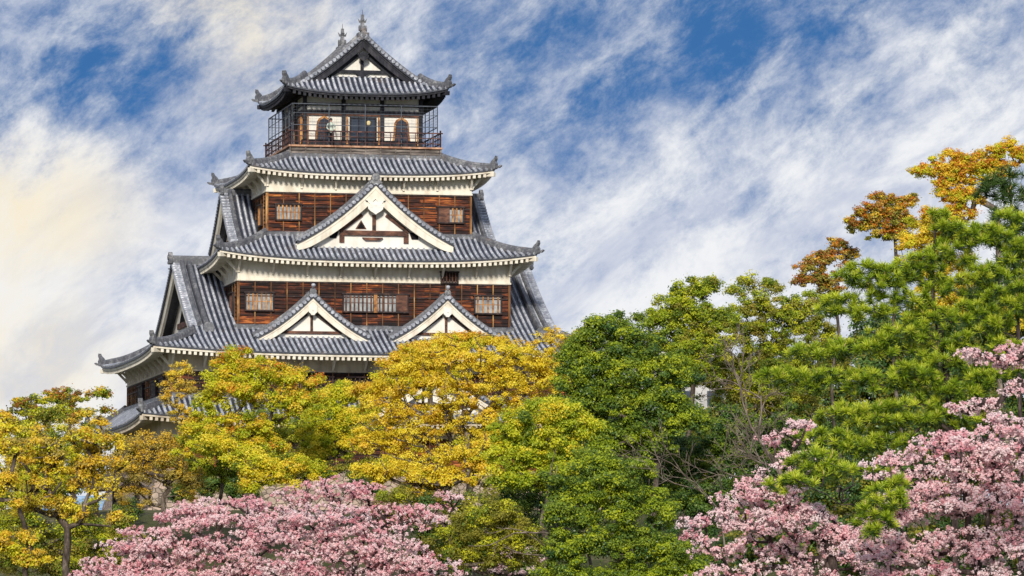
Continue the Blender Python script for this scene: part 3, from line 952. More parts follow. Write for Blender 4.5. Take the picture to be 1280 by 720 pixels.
# end gables of the second roof: the slopes are the roof's own
for side in 'LR':
    zf2 = lambda u: roof2.z('F', 0.0, 1 - u * 7.9 / 12.2) + 0.02
    gb, zf, wf = gable(side, 0.0, 7.9, 8.4, 13.15, 11.32, 9.0, slopes=False, zfun=zf2, bh=(0.75, 0.55), recess=0.9)
    ridge_beam(side, 0, 13.15, 11.42, 8.0, gb, 0.52, 0.2)
    apex_ornament(side, 0, 13.2, 11.5, 0.8, gb)
    strut(side, (-3.4, 9.4), (3.4, 9.4), wf, 0.35, BEAM, gb, 0.14)
    plate(side, [(-3.1, 9.62), (3.1, 9.62), (0, 12.0)], wf + 0.03, wf - 0.05, 'gable_vent', VOID, gb)
    # ridges coming down the slope beside the gable
    for fs in 'FB':
        sgn = -1 if side == 'L' else 1
        if fs == 'B': sgn = -sgn
        t = np.linspace(0.985, 0.30, 16)
        P = roof2.pt(fs, sgn * 10.35 + 0 * t, t)
        m = MB(); m.sweep(P + np.array([0, 0, 0.04]), [(-0.15, -0.05), (-0.15, 0.20), (-0.09, 0.30), (0.09, 0.30), (0.15, 0.20), (0.15, -0.05)], svec(fs), 0)
        rd = m.build('gable_ridge', RIDGE, gb)
        e = P[-1]; ov = ovec(fs); sv = svec(fs)
        m = MB(); fn = lambda u, v, d: e + sv * u + ov * (d + 0.1) + np.array([0, 0, v])
        m.extrude([(-0.30, -0.06), (-0.34, 0.30), (-0.18, 0.52), (0.18, 0.52), (0.34, 0.30), (0.30, -0.06)], -0.12, 0.14, fn)
        m.build('ridge_end_tile', RIDGE, gb)

# half hidden gable low on the front, on the first roof
gb, zf, wf = gable('F', 3.2, 4.6, 3.35, 6.15, 12.3, 9.9, bh=(0.65, 0.5), sag=0.28)
apex_ornament('F', 3.2, 6.1, 12.3, 0.6, gb)
ridge_beam('F', 3.2, 6.12, 12.2, 9.9, gb)
gegyo('F', 3.2, 5.0, 12.3, 0.9, WHITE, gb, False)
strut('F', (1.2, 3.9), (5.2, 3.9), wf, 0.2, BEAM, gb, 0.12)

# flashing where a roof meets the wall above
for (hx, hy, z) in ((W2[0], W2[1], 4.42), (W3[0], W3[1], 8.72), (W4[0], W4[1], 14.58), (4.72, 4.62, 19.6)):
    m = MB()
    for side in SIDES:
        h, o = (hx, hy) if side in 'FB' else (hy, hx)
        m.sweep(mp(side, np.linspace(-h - 0.15, h + 0.15, 4), o + 0.10, z), [(-0.12, -0.12), (-0.12, 0.12), (-0.02, 0.20), (0.10, 0.14), (0.14, -0.12)], ovec(side) * -1, 0)
    m.build('wall_flashing', RIDGE, keep)


# top gables (ridge runs front to back)
for side in 'FB':
    zf5 = lambda u: roof5.z('L', 0.0, 1 - u * 3.92 / 5.16) + 0.02
    gb, zf, wf = gable(side, 0.0, 3.92, 24.3, 27.1, 4.0, 2.5, style='dark', slopes=False, zfun=zf5, bh=(0.62, 0.42), recess=0.6, wallz=24.3)
    apex_ornament(side, 0, 27.05, 4.05, 0.62, gb)
    gegyo(side, 0, 25.95, 4.0, 0.62, BLACKWOOD, gb)
    strut(side, (-1.9, 25.05), (1.9, 25.05), wf, 0.20, BLACKWOOD, gb, 0.18)
    strut(side, (0, 24.9), (0, 25.9), wf, 0.18, BLACKWOOD, gb, 0.16)
    strut(side, (-2.2, 24.58), (2.2, 24.58), wf, 0.12, BLACKWOOD, gb, 0.12)
    for sg in (-1, 1):
        strut(side, (sg * 2.0, 24.75), (sg * 0.3, 26.1), wf, 0.26, BLACKWOOD, gb, 0.2)
        plate(side, [(sg * 0.45, 24.95), (sg * 0.25, 24.80), (0, 24.66), (0, 24.95)], wf + 0.2, wf, 'gable_bracket', BLACKWOOD, gb)
    for ms in 'LR':
        sgn = {'FL': 1, 'FR': -1, 'BL': -1, 'BR': 1}[side + ms]
        t = np.linspace(0.985, 0.27, 16)
        P = roof5.pt(ms, sgn * 3.25 + 0 * t, t)
        m = MB(); m.sweep(P + np.array([0, 0, 0.04]), [(-0.13, -0.05), (-0.13, 0.17), (-0.07, 0.26), (0.07, 0.26), (0.13, 0.17), (0.13, -0.05)], svec(ms), 0)
        m.build('gable_ridge', RIDGE, gb)
m = MB()
P = np.array([(0, y, 27.06) for y in np.linspace(-4.0, 4.0, 9)])
m.sweep(P, [(-0.2, -0.1), (-0.2, 0.26), (-0.13, 0.36), (0, 0.42), (0.13, 0.36), (0.2, 0.26), (0.2, -0.1)], (1, 0, 0), 0)
m.build('main_ridge', RIDGE, r5)
# fish-shaped ridge ornaments, tails up
for yy, sg in ((-3.6, 1), (3.6, -1)):
    m = MB()
    fn = lambda u, v, d: np.array([d, yy + sg * u, 27.42 + v])
    body = [(-0.36, 0.0), (-0.46, 0.14), (-0.44, 0.30), (-0.30, 0.40), (-0.20, 0.52), (-0.14, 0.70), (-0.20, 0.86), (-0.14, 0.92), (-0.06, 0.84), (-0.02, 1.02), (0.02, 1.22), (0.06, 1.02), (0.12, 0.86), (0.26, 0.92), (0.14, 0.72), (0.16, 0.52), (0.20, 0.30), (0.16, 0.10), (0.10, 0.0)]
    m.extrude(body, -0.10, 0.10, fn)
    m.tube([fn(-0.30, 0.10, 0), fn(-0.18, 0.28, 0), fn(-0.02, 0.48, 0), fn(0.0, 0.70, 0), fn(0.02, 0.9, 0)], [0.24, 0.22, 0.15, 0.10, 0.05], 8)
    for sd in (-1, 1):
        m.extrude([(-0.2, 0.22), (-0.12, 0.52), (0.0, 0.40), (-0.06, 0.18)], sd * 0.14, sd * 0.26, fn)
        m.add([np.array([sd * 0.05, yy + sg * 0.02, 28.12]), np.array([sd * 0.30, yy + sg * 0.02, 28.42]), np.array([sd * 0.22, yy + sg * 0.02, 28.12]), np.array([sd * 0.05, yy + sg * 0.10, 28.12])], [(0, 1, 2), (0, 3, 1), (1, 3, 2), (0, 2, 3)])
    m.tube([(0, yy + sg * 0.02, 28.3), (0, yy + sg * 0.02, 28.95)], [0.035, 0.012], 5)
    m.build('fish_ornament', RIDGE, keep)
m = MB(); m.box(-0.34, 0.34, -4.1, -3.3, 27.16, 27.46); m.build('ornament_base', RIDGE, keep)
m = MB(); m.box(-0.34, 0.34, 3.3, 4.1, 27.16, 27.46); m.build('ornament_base', RIDGE, keep)

# ------------------------------------------------------------------ top room and its gallery
ZF = 20.28
m = MB(); m.box(-W5[0] + 0.05, W5[0] - 0.05, -W5[1] + 0.05, W5[1] - 0.05, 19.3, 23.9)
m.build('top_room_wall', WHITE, keep)
posts = {'F': (-3.66, -1.22, 1.22, 3.66), 'B': (-3.66, -1.22, 1.22, 3.66), 'L': (-1.25, 1.25), 'R': (-1.25, 1.25)}
for side in SIDES:
    o = W5[1] if side in 'FB' else W5[0]
    for s in posts[side]:
        m = MB(); m.add([mp(side, s + ds, o + db, z) for z in (ZF, 23.75) for db in (-0.1, 0.10) for ds in (-0.12, 0.12)], [(0, 1, 3, 2), (4, 6, 7, 5), (2, 3, 7, 6), (0, 2, 6, 4), (1, 5, 7, 3)])
        m.build('post', BLACKWOOD, keep)
    h = W5[0] if side in 'FB' else W5[1]
    for za, zb, d, mt in ((23.42, 23.75, 0.14, BLACKWOOD), (22.86, 23.02, 0.06, BLACKWOOD), (22.34, 22.60, 0.07, BLACKWOOD), (22.24, 22.335, 0.075, BEAM), (20.28, 20.74, 0.06, BLACKWOOD)):
        m = MB(); m.add([mp(side, s, o + db, z) for z in (za, zb) for db in (-0.05, d) for s in (-h, h)], [(0, 1, 3, 2), (4, 6, 7, 5), (2, 3, 7, 6), (0, 4, 5, 1), (0, 2, 6, 4), (1, 5, 7, 3)])
        m.build('beam', mt, keep)


def bell_window(side, c, o):
    """flame-arched window with orange frame"""
    half = [(0.0, 1.40), (0.10, 1.31), (0.26, 1.22), (0.35, 1.06), (0.38, 0.85), (0.40, 0.40), (0.46, 0.0)]
    outer = [(-x * 1.24 - 0.0, y * 1.10 + 0.0) for x, y in half[::-1]] + [(x * 1.24, y * 1.10) for x, y in half[1:]]
    inner = [(-x, y) for x, y in half[::-1]] + [(x, y) for x, y in half[1:]]
    z0 = 20.72
    fr = plate(side, [(c + x, z0 + y) for x, y in outer], o - 0.05, o + 0.05, 'bell_window', ORANGE, keep)
    plate(side, [(c + x, z0 + y) for x, y in inner], o + 0.03, o + 0.065, 'pane', GLASS, fr)
    b = MB()
    for x in (-0.24, 0.0, 0.24):
        b.bar(mp(side, c + x, o + 0.075, z0 + 0.0), mp(side, c + x, o + 0.075, z0 + (1.36 if x == 0 else 1.22)), 0.035, 0.045, 0, up=ovec(side))
    for y in (0.35, 0.75, 1.05):
        b.bar(mp(side, c - 0.44, o + 0.078, z0 + y), mp(side, c + 0.44, o + 0.078, z0 + y), 0.03, 0.03)
    b.build('lattice', BEAM, fr)
for c in (-2.44, 2.44): bell_window('F', c, W5[1])
bell_window('L', 2.5, W5[0])
bell_window('L', -2.5, W5[0])
# doorway in the middle of the front
dd = W5[1]
m = MB(); m.add([mp('F', s, dd + d, z) for z in (20.46, 22.18) for d in (-0.02, 0.05) for s in (-0.78, 0.78)], [(0, 1, 3, 2), (4, 6, 7, 5), (2, 3, 7, 6), (0, 2, 6, 4), (1, 5, 7, 3)])
dr = m.build('door', GLASS, keep)
fm = MB()
for s in (-0.80, -0.27, 0.27, 0.80):
    fm.bar(mp('F', s, dd + 0.09, 20.46), mp('F', s, dd + 0.09, 22.18), 0.09 if abs(s) > 0.5 else 0.05, 0.09, 0, up=(0, 1, 0))
for z in (20.9, 22.1): fm.bar(mp('F', -0.8, dd + 0.085, z), mp('F', 0.8, dd + 0.085, z), 0.05, 0.08)
fm.build('door_frame', BLACKWOOD, dr)
lm_ = MB(); lm_.tube([mp('F', 0.33, dd + 0.16, 21.95), mp('F', 0.33, dd + 0.16, 21.88), mp('F', 0.33, dd + 0.16, 21.72), mp('F', 0.33, dd + 0.16, 21.66)], [0.06, 0.13, 0.13, 0.07], 8)
lm_.build('lantern', material('pale_lantern', lambda k: principled(k, (0.80, 0.66, 0.34), 0.6, 0.3)), dr)
for s0 in (-1.02, 0.92, -1.6, 1.45):
    pass
for s in (-1.0, 1.0):
    m = MB(); m.bar(mp('F', s, dd + 0.05, 20.46), mp('F', s, dd + 0.05, 22.18), 0.09, 0.14, 0, up=(0, 1, 0)); m.build('door_post', ORANGE, keep)
for side in 'F':
    for s in (-3.46, 3.46):
        m = MB(); m.bar(mp(side, s, dd + 0.03, 20.46), mp(side, s, dd + 0.03, 22.18), 0.07, 0.10, 0, up=(0, 1, 0)); m.build('door_post', ORANGE, keep)
for s in (-3.3, -0.9, 0.9, 3.3):
    m = MB(); m.bar(mp('L', s, W5[0] + 0.05, 20.46), mp('L', s, W5[0] + 0.05, 22.18), 0.08, 0.16, 0, up=(1, 0, 0)); m.build('door_post', ORANGE, keep)
m = MB(); m.add([mp('L', s, W5[0] + d, z) for z in (20.46, 22.18) for d in (-0.02, 0.05) for s in (-0.8, 0.8)], [(0, 1, 3, 2), (4, 6, 7, 5), (2, 3, 7, 6), (0, 2, 6, 4), (1, 5, 7, 3)])
m.build('door', GLASS, keep)

# gallery floor, skirt of weathered boards below it
BX, BY = 4.84, 4.92
m = MB(); m.box(-BX, BX, -BY, BY, 20.17, ZF); m.build('gallery_floor', COPPER, keep)
m = MB()
for side in SIDES:
    h, o = (BX - 0.12, BY - 0.14) if side in 'FB' else (BY - 0.14, BX - 0.12)
    rows = 3
    for i in range(rows):
        za, zb = 19.55 + 0.59 * i / rows, 19.55 + 0.59 * (i + 1) / rows - 0.035
        m.add([mp(side, s, o + d, z) for z in (za, zb) for d in (-0.08, 0.0) for s in (-h, h)], [(0, 1, 3, 2), (4, 6, 7, 5), (2, 3, 7, 6), (0, 4, 5, 1), (0, 2, 6, 4), (1, 5, 7, 3)], 0)
    n = 10
    for i in range(n + 1):
        s = -h + 2 * h * i / n
        m.bar(mp(side, s, o + 0.02, 19.5), mp(side, s, o + 0.02, 20.14), 0.07, 0.09, 0, up=ovec(side))
m.box(-BX + 0.35, BX - 0.35, -BY + 0.35, BY - 0.35, 19.3, 20.14, 1)
m.build('gallery_skirt', [GREYWOOD, VOID], keep)

# wooden railing on each side
for side in SIDES:
    h, o = (BX, BY) if side in 'FB' else (BY, BX)
    m = MB()
    o2 = o - 0.12
    for z, t_, e in ((20.50, 0.055, 0.0), (20.84, 0.05, 0.0), (21.16, 0.075, 0.16)):
        m.bar(mp(side, -h - e + 0.12, o2, z), mp(side, h + e - 0.12, o2, z), t_, t_)
    rail = m.build('railing', RAILWOOD, keep)
    n = 18
    for i in range(n + 1):
        s = -h + 0.12 + 2 * (h - 0.12) * i / n
        tall = i in (0, n)
        p = MB(); p.bar(mp(side, s, o2, ZF), mp(side, s, o2, 21.34 if tall else 21.13), 0.09 if tall else 0.045, 0.09 if tall else 0.045, 0, up=ovec(side))
        p.build('baluster', RAILWOOD, rail)
# steel safety frame with wires
for side in SIDES:
    h, o = (BX, BY) if side in 'FB' else (BY, BX)
    h -= 0.28; o -= 0.28
    m = MB()
    xs_ = np.linspace(-h, h, 5) if side in 'FB' else np.linspace(-h, h, 8)
    for s in xs_: m.bar(mp(side, s, o, ZF), mp(side, s, o, 22.86), 0.05, 0.05, 0, up=ovec(side))
    for z, t_ in ((22.86, 0.055), (22.30, 0.03), (21.55, 0.045)): m.bar(mp(side, -h, o, z), mp(side, h, o, z), t_, t_)
    for z in np.arange(21.75, 22.8, 0.18): m.bar(mp(side, -h, o, z), mp(side, h, o, z), 0.007, 0.007)
    for s in np.arange(-h + 0.25, h, 0.25): m.bar(mp(side, s, o, 21.55), mp(side, s, o, 22.86), 0.005, 0.005, 0, up=ovec(side))
    m.build('safety_frame', STEEL, keep)
# ------------------------------------------------------------------ trees
def unit(v): return v / np.maximum(np.linalg.norm(v, axis=-1, keepdims=True), 1e-9)


def sphere_dirs(n): return unit(rng.normal(size=(n, 3)))


def leaf_quads(P, N, L, asp=0.6, jit=0.25):
    """rhombic leaves centred at P facing N"""
    n = len(P)
    N = unit(N)
    r_ = sphere_dirs(n)
    u = unit(np.cross(N, r_)); v = np.cross(N, u)
    l = (L * (1 + jit * rng.normal(size=n)))[:, None].clip(L * 0.4)
    fold = N * l * 0.12
    return np.stack([P - u * l * 0.5 + fold, P - v * l * 0.5 * asp, P + u * l * 0.5 + fold, P + v * l * 0.5 * asp], 1)


def skeleton(base, top, pts, r_base, wob=0.12, min_r=0.014, step=0.9, power=0.5):
    """grow limbs from the trunk to every point: each joins the nearest limb already there. Returns segments (a, b, ra, rb)"""
    base, top = np.asarray(base, float), np.asarray(top, float)
    nt = 9
    tr = base + (top - base) * np.linspace(0, 1, nt)[:, None]
    tr[1:-1, :2] += rng.normal(size=(nt - 2, 2)) * np.linalg.norm(top - base) * 0.018
    nodes = [p for p in tr]; par = [-1] + list(range(nt - 1))
    order = np.argsort(np.linalg.norm(pts - top, axis=1))
    A = np.array(nodes)
    leafn = []
    for i in order:
        p = pts[i]
        dv = A[4:] - p
        cost = np.linalg.norm(dv, axis=1) + 0.9 * np.clip(dv[:, 2], 0, None)   # rather join a lower limb
        j = int(np.argmin(cost)) + 4
        a = A[j]; L = np.linalg.norm(p - a)
        k = max(1, int(L / step))
        prev = j; new = []
        for q in range(1, k + 1):
            f = q / k
            pos = a + (p - a) * f
            if q < k:
                pos = pos + rng.normal(size=3) * wob * min(L, 2.5) * 0.5 + np.array([0, 0, -0.10 * L * math.sin(math.pi * f) * 0.6])
            nodes.append(pos); par.append(prev); prev = len(nodes) - 1
            new.append(pos)
        A = np.concatenate([A, np.array(new)])
        leafn.append(prev)
    n = len(nodes)
    load = np.zeros(n)
    for l in leafn: load[l] += 1
    for i in range(n - 1, 0, -1): load[par[i]] += load[i]
    rad = np.maximum(min_r, r_base * 0.9 * (load / max(load[0], 1)) ** power)
    for i in range(1, nt): rad[i] = r_base * (1 - 0.28 * i / nt)
    rad[0] = r_base * 1.25
    return A, np.array(par), rad


def limb_mesh(A, par, rad, name, mat, parent, sides=5):
    """every limb segment as a tapered prism, one mesh"""
    idx = np.arange(1, len(A)); p = par[1:]
    a, b = A[p], A[idx]
    ra, rb = np.minimum(rad[p], rad[idx] * 1.6), rad[idx]
    T = unit(b - a)
    a = a - T * ra[:, None] * 0.4; b = b + T * rb[:, None] * 0.4
    U = unit(np.cross(T, np.array([0.31, 0.84, 0.45]))); W_ = np.cross(T, U)
    ang = np.linspace(0, 2 * np.pi, sides, endpoint=False)
    ring = np.cos(ang)[None, :, None] * U[:, None] + np.sin(ang)[None, :, None] * W_[:, None]
    V = np.stack([a[:, None] + ring * ra[:, None, None], b[:, None] + ring * rb[:, None, None]], 1)  # (n,2,s,3)
    n = len(idx)
    base = np.arange(n)[:, None] * 2 * sides
    j = np.arange(sides)
    q = np.stack([base + j, base + (j + 1) % sides, base + sides + (j + 1) % sides, base + sides + j], -1).reshape(-1, 4)
    me = bpy.data.meshes.new(name)
    me.vertices.add(n * 2 * sides); me.loops.add(len(q) * 4); me.polygons.add(len(q))
    me.vertices.foreach_set('co', V.reshape(-1).astype(np.float32))
    me.loops.foreach_set('vertex_index', q.reshape(-1).astype(np.int32))
    me.polygons.foreach_set('loop_start', np.arange(0, len(q) * 4, 4, dtype=np.int32))
    me.polygons.foreach_set('use_smooth', np.ones(len(q), dtype=bool))
    me.materials.append(mat)
    me.update(calc_edges=True)
    o = bpy.data.objects.new(name, me); col.objects.link(o); o.parent = parent
    return o


def scale_at(d): return d / FPX


def root_at(px, d, z=None):
    p = at(px, 720, d)
    return np.array([p[0], p[1], float(ground_height(p[0], p[1])) if z is None else z])


def lobe_points(lobes, d, rc, dens, back=0.35, inner=0.25):
    """clump centres spread over the lobes of a crown. lobes: (px x, px y, px rx, px ry[, depth shift m])"""
    k = scale_at(d)
    C_, O_, T_ = [], [], []
    for lb in lobes:
        x, y, rx, ry = lb[:4]
        c = at(x, y, d + (lb[4] if len(lb) > 4 else 0.0))
        Rv = np.array([rx * k, 0.5 * (rx + ry) * k * 0.95, ry * k])
        area = math.pi * Rv[0] * Rv[2]
        n = max(5, int(dens * 4.0 * area / (math.pi * rc * rc)))
        dd = sphere_dirs(n * 2)
        keep_ = (dd[:, 1] < 0.25) | (rng.random(len(dd)) < back)
        keep_ &= (dd[:, 2] > -0.55) | (rng.random(len(dd)) < 0.45)
        dd = dd[keep_][:n]
        rr = np.where(rng.random(len(dd)) < inner, rng.uniform(0.2, 0.75, len(dd)), rng.uniform(0.72, 1.06, len(dd)))
        lump = 1 + 0.22 * np.sin(dd[:, 0] * 5 + x) * np.sin(dd[:, 2] * 6 + y) + 0.07 * rng.normal(size=len(dd))
        C_.append(c + dd * Rv * (rr * lump)[:, None])
        O_.append(dd); T_.append(np.clip(0.55 * dd[:, 2] + 0.25 - 0.25 * dd[:, 1] + 0.35 * (rr - 0.5), 0, 1))
    return np.concatenate(C_), np.concatenate(O_), np.concatenate(T_)


DENS, LEAVES = 2.1, 1.55


def broadleaf(name, label, group, d, px, lobes, mats, tips=(), rc=0.5, dens=0.55, leaves=170, L=0.16, trunk=0.26, fork=0.42, bark=None, tipf=0.6, flat=0.62, back=0.35, limb_every=1, forkpx=None, inner=0.25, power=0.5, wob=0.14, cat='tree', out=-0.3):
    """mats / tips: lists of (material, weight); tips go to the new growth at the outside of the crown"""
    base = root_at(px, d)
    root = empty(name, tuple(base))
    tag(root, label, cat, group)
    rc, dens, leaves, L, trunk = rc * 0.76, dens * DENS, leaves * LEAVES, L * 0.70, trunk * 0.62
    Cc, Od, Tp = lobe_points(lobes, d, rc, dens, back, inner)
    cen = Cc.mean(0)
    if forkpx: top = at(forkpx[0], forkpx[1], d)
    else:
        top = base + (cen - base) * fork; top[:2] = base[:2] + (cen[:2] - base[:2]) * fork * 0.6
    sk = Cc[::limb_every]
    A, par, rad = skeleton(base, top, sk + Od[::limb_every] * rc * out, trunk, wob, power=power)
    limb_mesh(A - base, par, rad, 'trunk', bark or BARK, root)
    allm = [m_ for m_, _ in mats] + [m_ for m_, _ in tips]
    wm = np.array([x for _, x in mats], float); wm /= wm.sum()
    nc = len(Cc)
    nl = np.maximum(20, (leaves * rng.uniform(0.55, 1.35, nc)).astype(int))
    ci = np.repeat(np.arange(nc), nl)
    n = len(ci)
    rcs = rc * rng.uniform(0.65, 1.3, nc)
    dd = sphere_dirs(n); rr = rng.random(n) ** 0.42
    rr *= 1 + 0.35 * (rng.random(n) < 0.12)
    off = dd * rr[:, None] * rcs[ci][:, None]; off[:, 2] *= flat
    stray = rng.random(n) < 0.16; off[stray] *= rng.uniform(1.1, 1.9, stray.sum())[:, None]
    P = Cc[ci] + off
    N = dd * 0.8 + np.array([0.05, -0.35, 0.55]) + rng.normal(size=(n, 3)) * 0.55
    V = leaf_quads(P, N, L)
    cm = rng.choice(len(mats), nc, p=wm)
    lm = cm[ci].copy()
    sw = rng.random(n) < 0.25
    lm[sw] = rng.choice(len(mats), sw.sum(), p=wm)
    if tips:
        wt_ = np.array([x for _, x in tips], float); wt_ /= wt_.sum()
        ct = len(mats) + rng.choice(len(tips), nc, p=wt_)
        hot = rng.random(nc) < tipf * np.clip(Tp * 1.5, 0.12, 1)
        use = hot[ci] & (rng.random(n) < 0.30 + 0.6 * np.clip(dd[:, 2] * 0.6 + rr - 0.35, 0, 1))
        lm[use] = ct[ci][use]
    ctone = rng.uniform(0.22, 0.78, nc)
    tone = ctone[ci] + rng.normal(size=n) * 0.17
    leaf_mesh('crown', V - base, lm, tone, allm, root)
    return root


def pompoms(Cc, rp, petals, size):
    """small round clusters of petals"""
    n = len(Cc)
    ci = np.repeat(np.arange(n), petals)
    dd = sphere_dirs(len(ci))
    P = Cc[ci] + dd * (rp * rng.uniform(0.5, 1.05, len(ci)))[:, None]
    N = dd * 0.8 + np.array([0.0, -0.45, 0.45]) + rng.normal(size=(len(ci), 3)) * 0.4
    return leaf_quads(P, N, size, 0.95), ci


def cherry(name, label, group, d, px, lobes, mats, dens=0.5, rc=0.34, spray=14, rp=0.070, petals=13, size=0.056, trunk=0.2, forkpx=None, fork=0.5, bark=None, min_r=0.012, back=0.5):
    base = root_at(px, d)
    root = empty(name, tuple(base)); tag(root, label, 'tree', group)
    dens *= 1.4; rc *= 0.85; trunk *= 0.85
    Cc, Od, Tp = lobe_points(lobes, d, rc, dens, back, 0.5)
    cen = Cc.mean(0)
    top = at(forkpx[0], forkpx[1], d) if forkpx else base + (cen - base) * np.array([fork * 0.6, fork * 0.6, fork])
    A, par, rad = skeleton(base, top, Cc + Od * rc * 0.5, trunk * 1.3, 0.16, min_r * 1.4, 0.6, 0.42)
    # sprays: short twigs from each tip, flowers set close along them
    n = len(Cc)
    ns = np.maximum(3, (spray * rng.uniform(0.3, 1.7, n)).astype(int))
    ci = np.repeat(np.arange(n), ns)
    dd = unit(sphere_dirs(len(ci)) * 0.8 + Od[ci] * 0.5 + np.array([0, 0, 0.12]))
    f = rng.random(len(ci)) ** 0.7
    Q = Cc[ci] + dd * (f * rc * 1.25)[:, None] * np.array([1.3, 1.3, 0.55])
    V, qi = pompoms(Q, rp, petals, size)
    w_ = np.array([x for _, x in mats], float); w_ /= w_.sum()
    cm = rng.choice(len(mats), n, p=w_)[ci]
    sw = rng.random(len(ci)) < 0.45
    cm[sw] = rng.choice(len(mats), sw.sum(), p=w_)
    tone = (rng.uniform(0.2, 0.8, n)[ci] + rng.normal(size=len(ci)) * 0.12)[qi] + rng.normal(size=len(qi)) * 0.13
    # twig segments
    tw = rng.random(len(ci)) < 0.5
    nA = len(A)
    A2 = np.concatenate([A, Cc[ci[tw]] + 0 * Q[tw], Q[tw]])
    m_ = int(tw.sum())
    par2 = np.concatenate([par, np.zeros(m_, int), nA + np.arange(m_)])
    rad2 = np.concatenate([rad, np.full(m_, 0.012), np.full(m_, 0.008)])
    # drop the dummy links of the twig starts
    o = limb_mesh(A - base, par, rad, 'trunk', bark or BARK_DARK, root)
    if m_:
        limb_mesh_pairs(Cc[ci[tw]] - base, Q[tw] - base, 0.012, 'twigs', bark or BARK_DARK, root)
    leaf_mesh('crown', V - base, cm[qi], tone, [x for x, _ in mats], root)
    return root


def limb_mesh_pairs(a, b, r_, name, mat, parent):
    n = len(a)
    A = np.concatenate([[a[0]], np.stack([a, b], 1).reshape(-1, 3)])
    idx = np.arange(n)
    T = unit(b - a); U = unit(np.cross(T, np.array([0.31, 0.84, 0.45]))); W_ = np.cross(T, U)
    ang = np.linspace(0, 2 * np.pi, 3, endpoint=False)
    ring = (np.cos(ang)[None, :, None] * U[:, None] + np.sin(ang)[None, :, None] * W_[:, None]) * r_
    V = np.stack([a[:, None] + ring, b[:, None] + ring * 0.6], 1)
    base = np.arange(n)[:, None] * 6; j = np.arange(3)
    q = np.stack([base + j, base + (j + 1) % 3, base + 3 + (j + 1) % 3, base + 3 + j], -1).reshape(-1, 4)
    me = bpy.data.meshes.new(name)
    me.vertices.add(n * 6); me.loops.add(len(q) * 4); me.polygons.add(len(q))
    me.vertices.foreach_set('co', V.reshape(-1).astype(np.float32))
    me.loops.foreach_set('vertex_index', q.reshape(-1).astype(np.int32))
    me.polygons.foreach_set('loop_start', np.arange(0, len(q) * 4, 4, dtype=np.int32))
    me.materials.append(mat); me.update(calc_edges=True)
    o = bpy.data.objects.new(name, me); col.objects.link(o); o.parent = parent; o['kind'] = 'stuff'
    return o


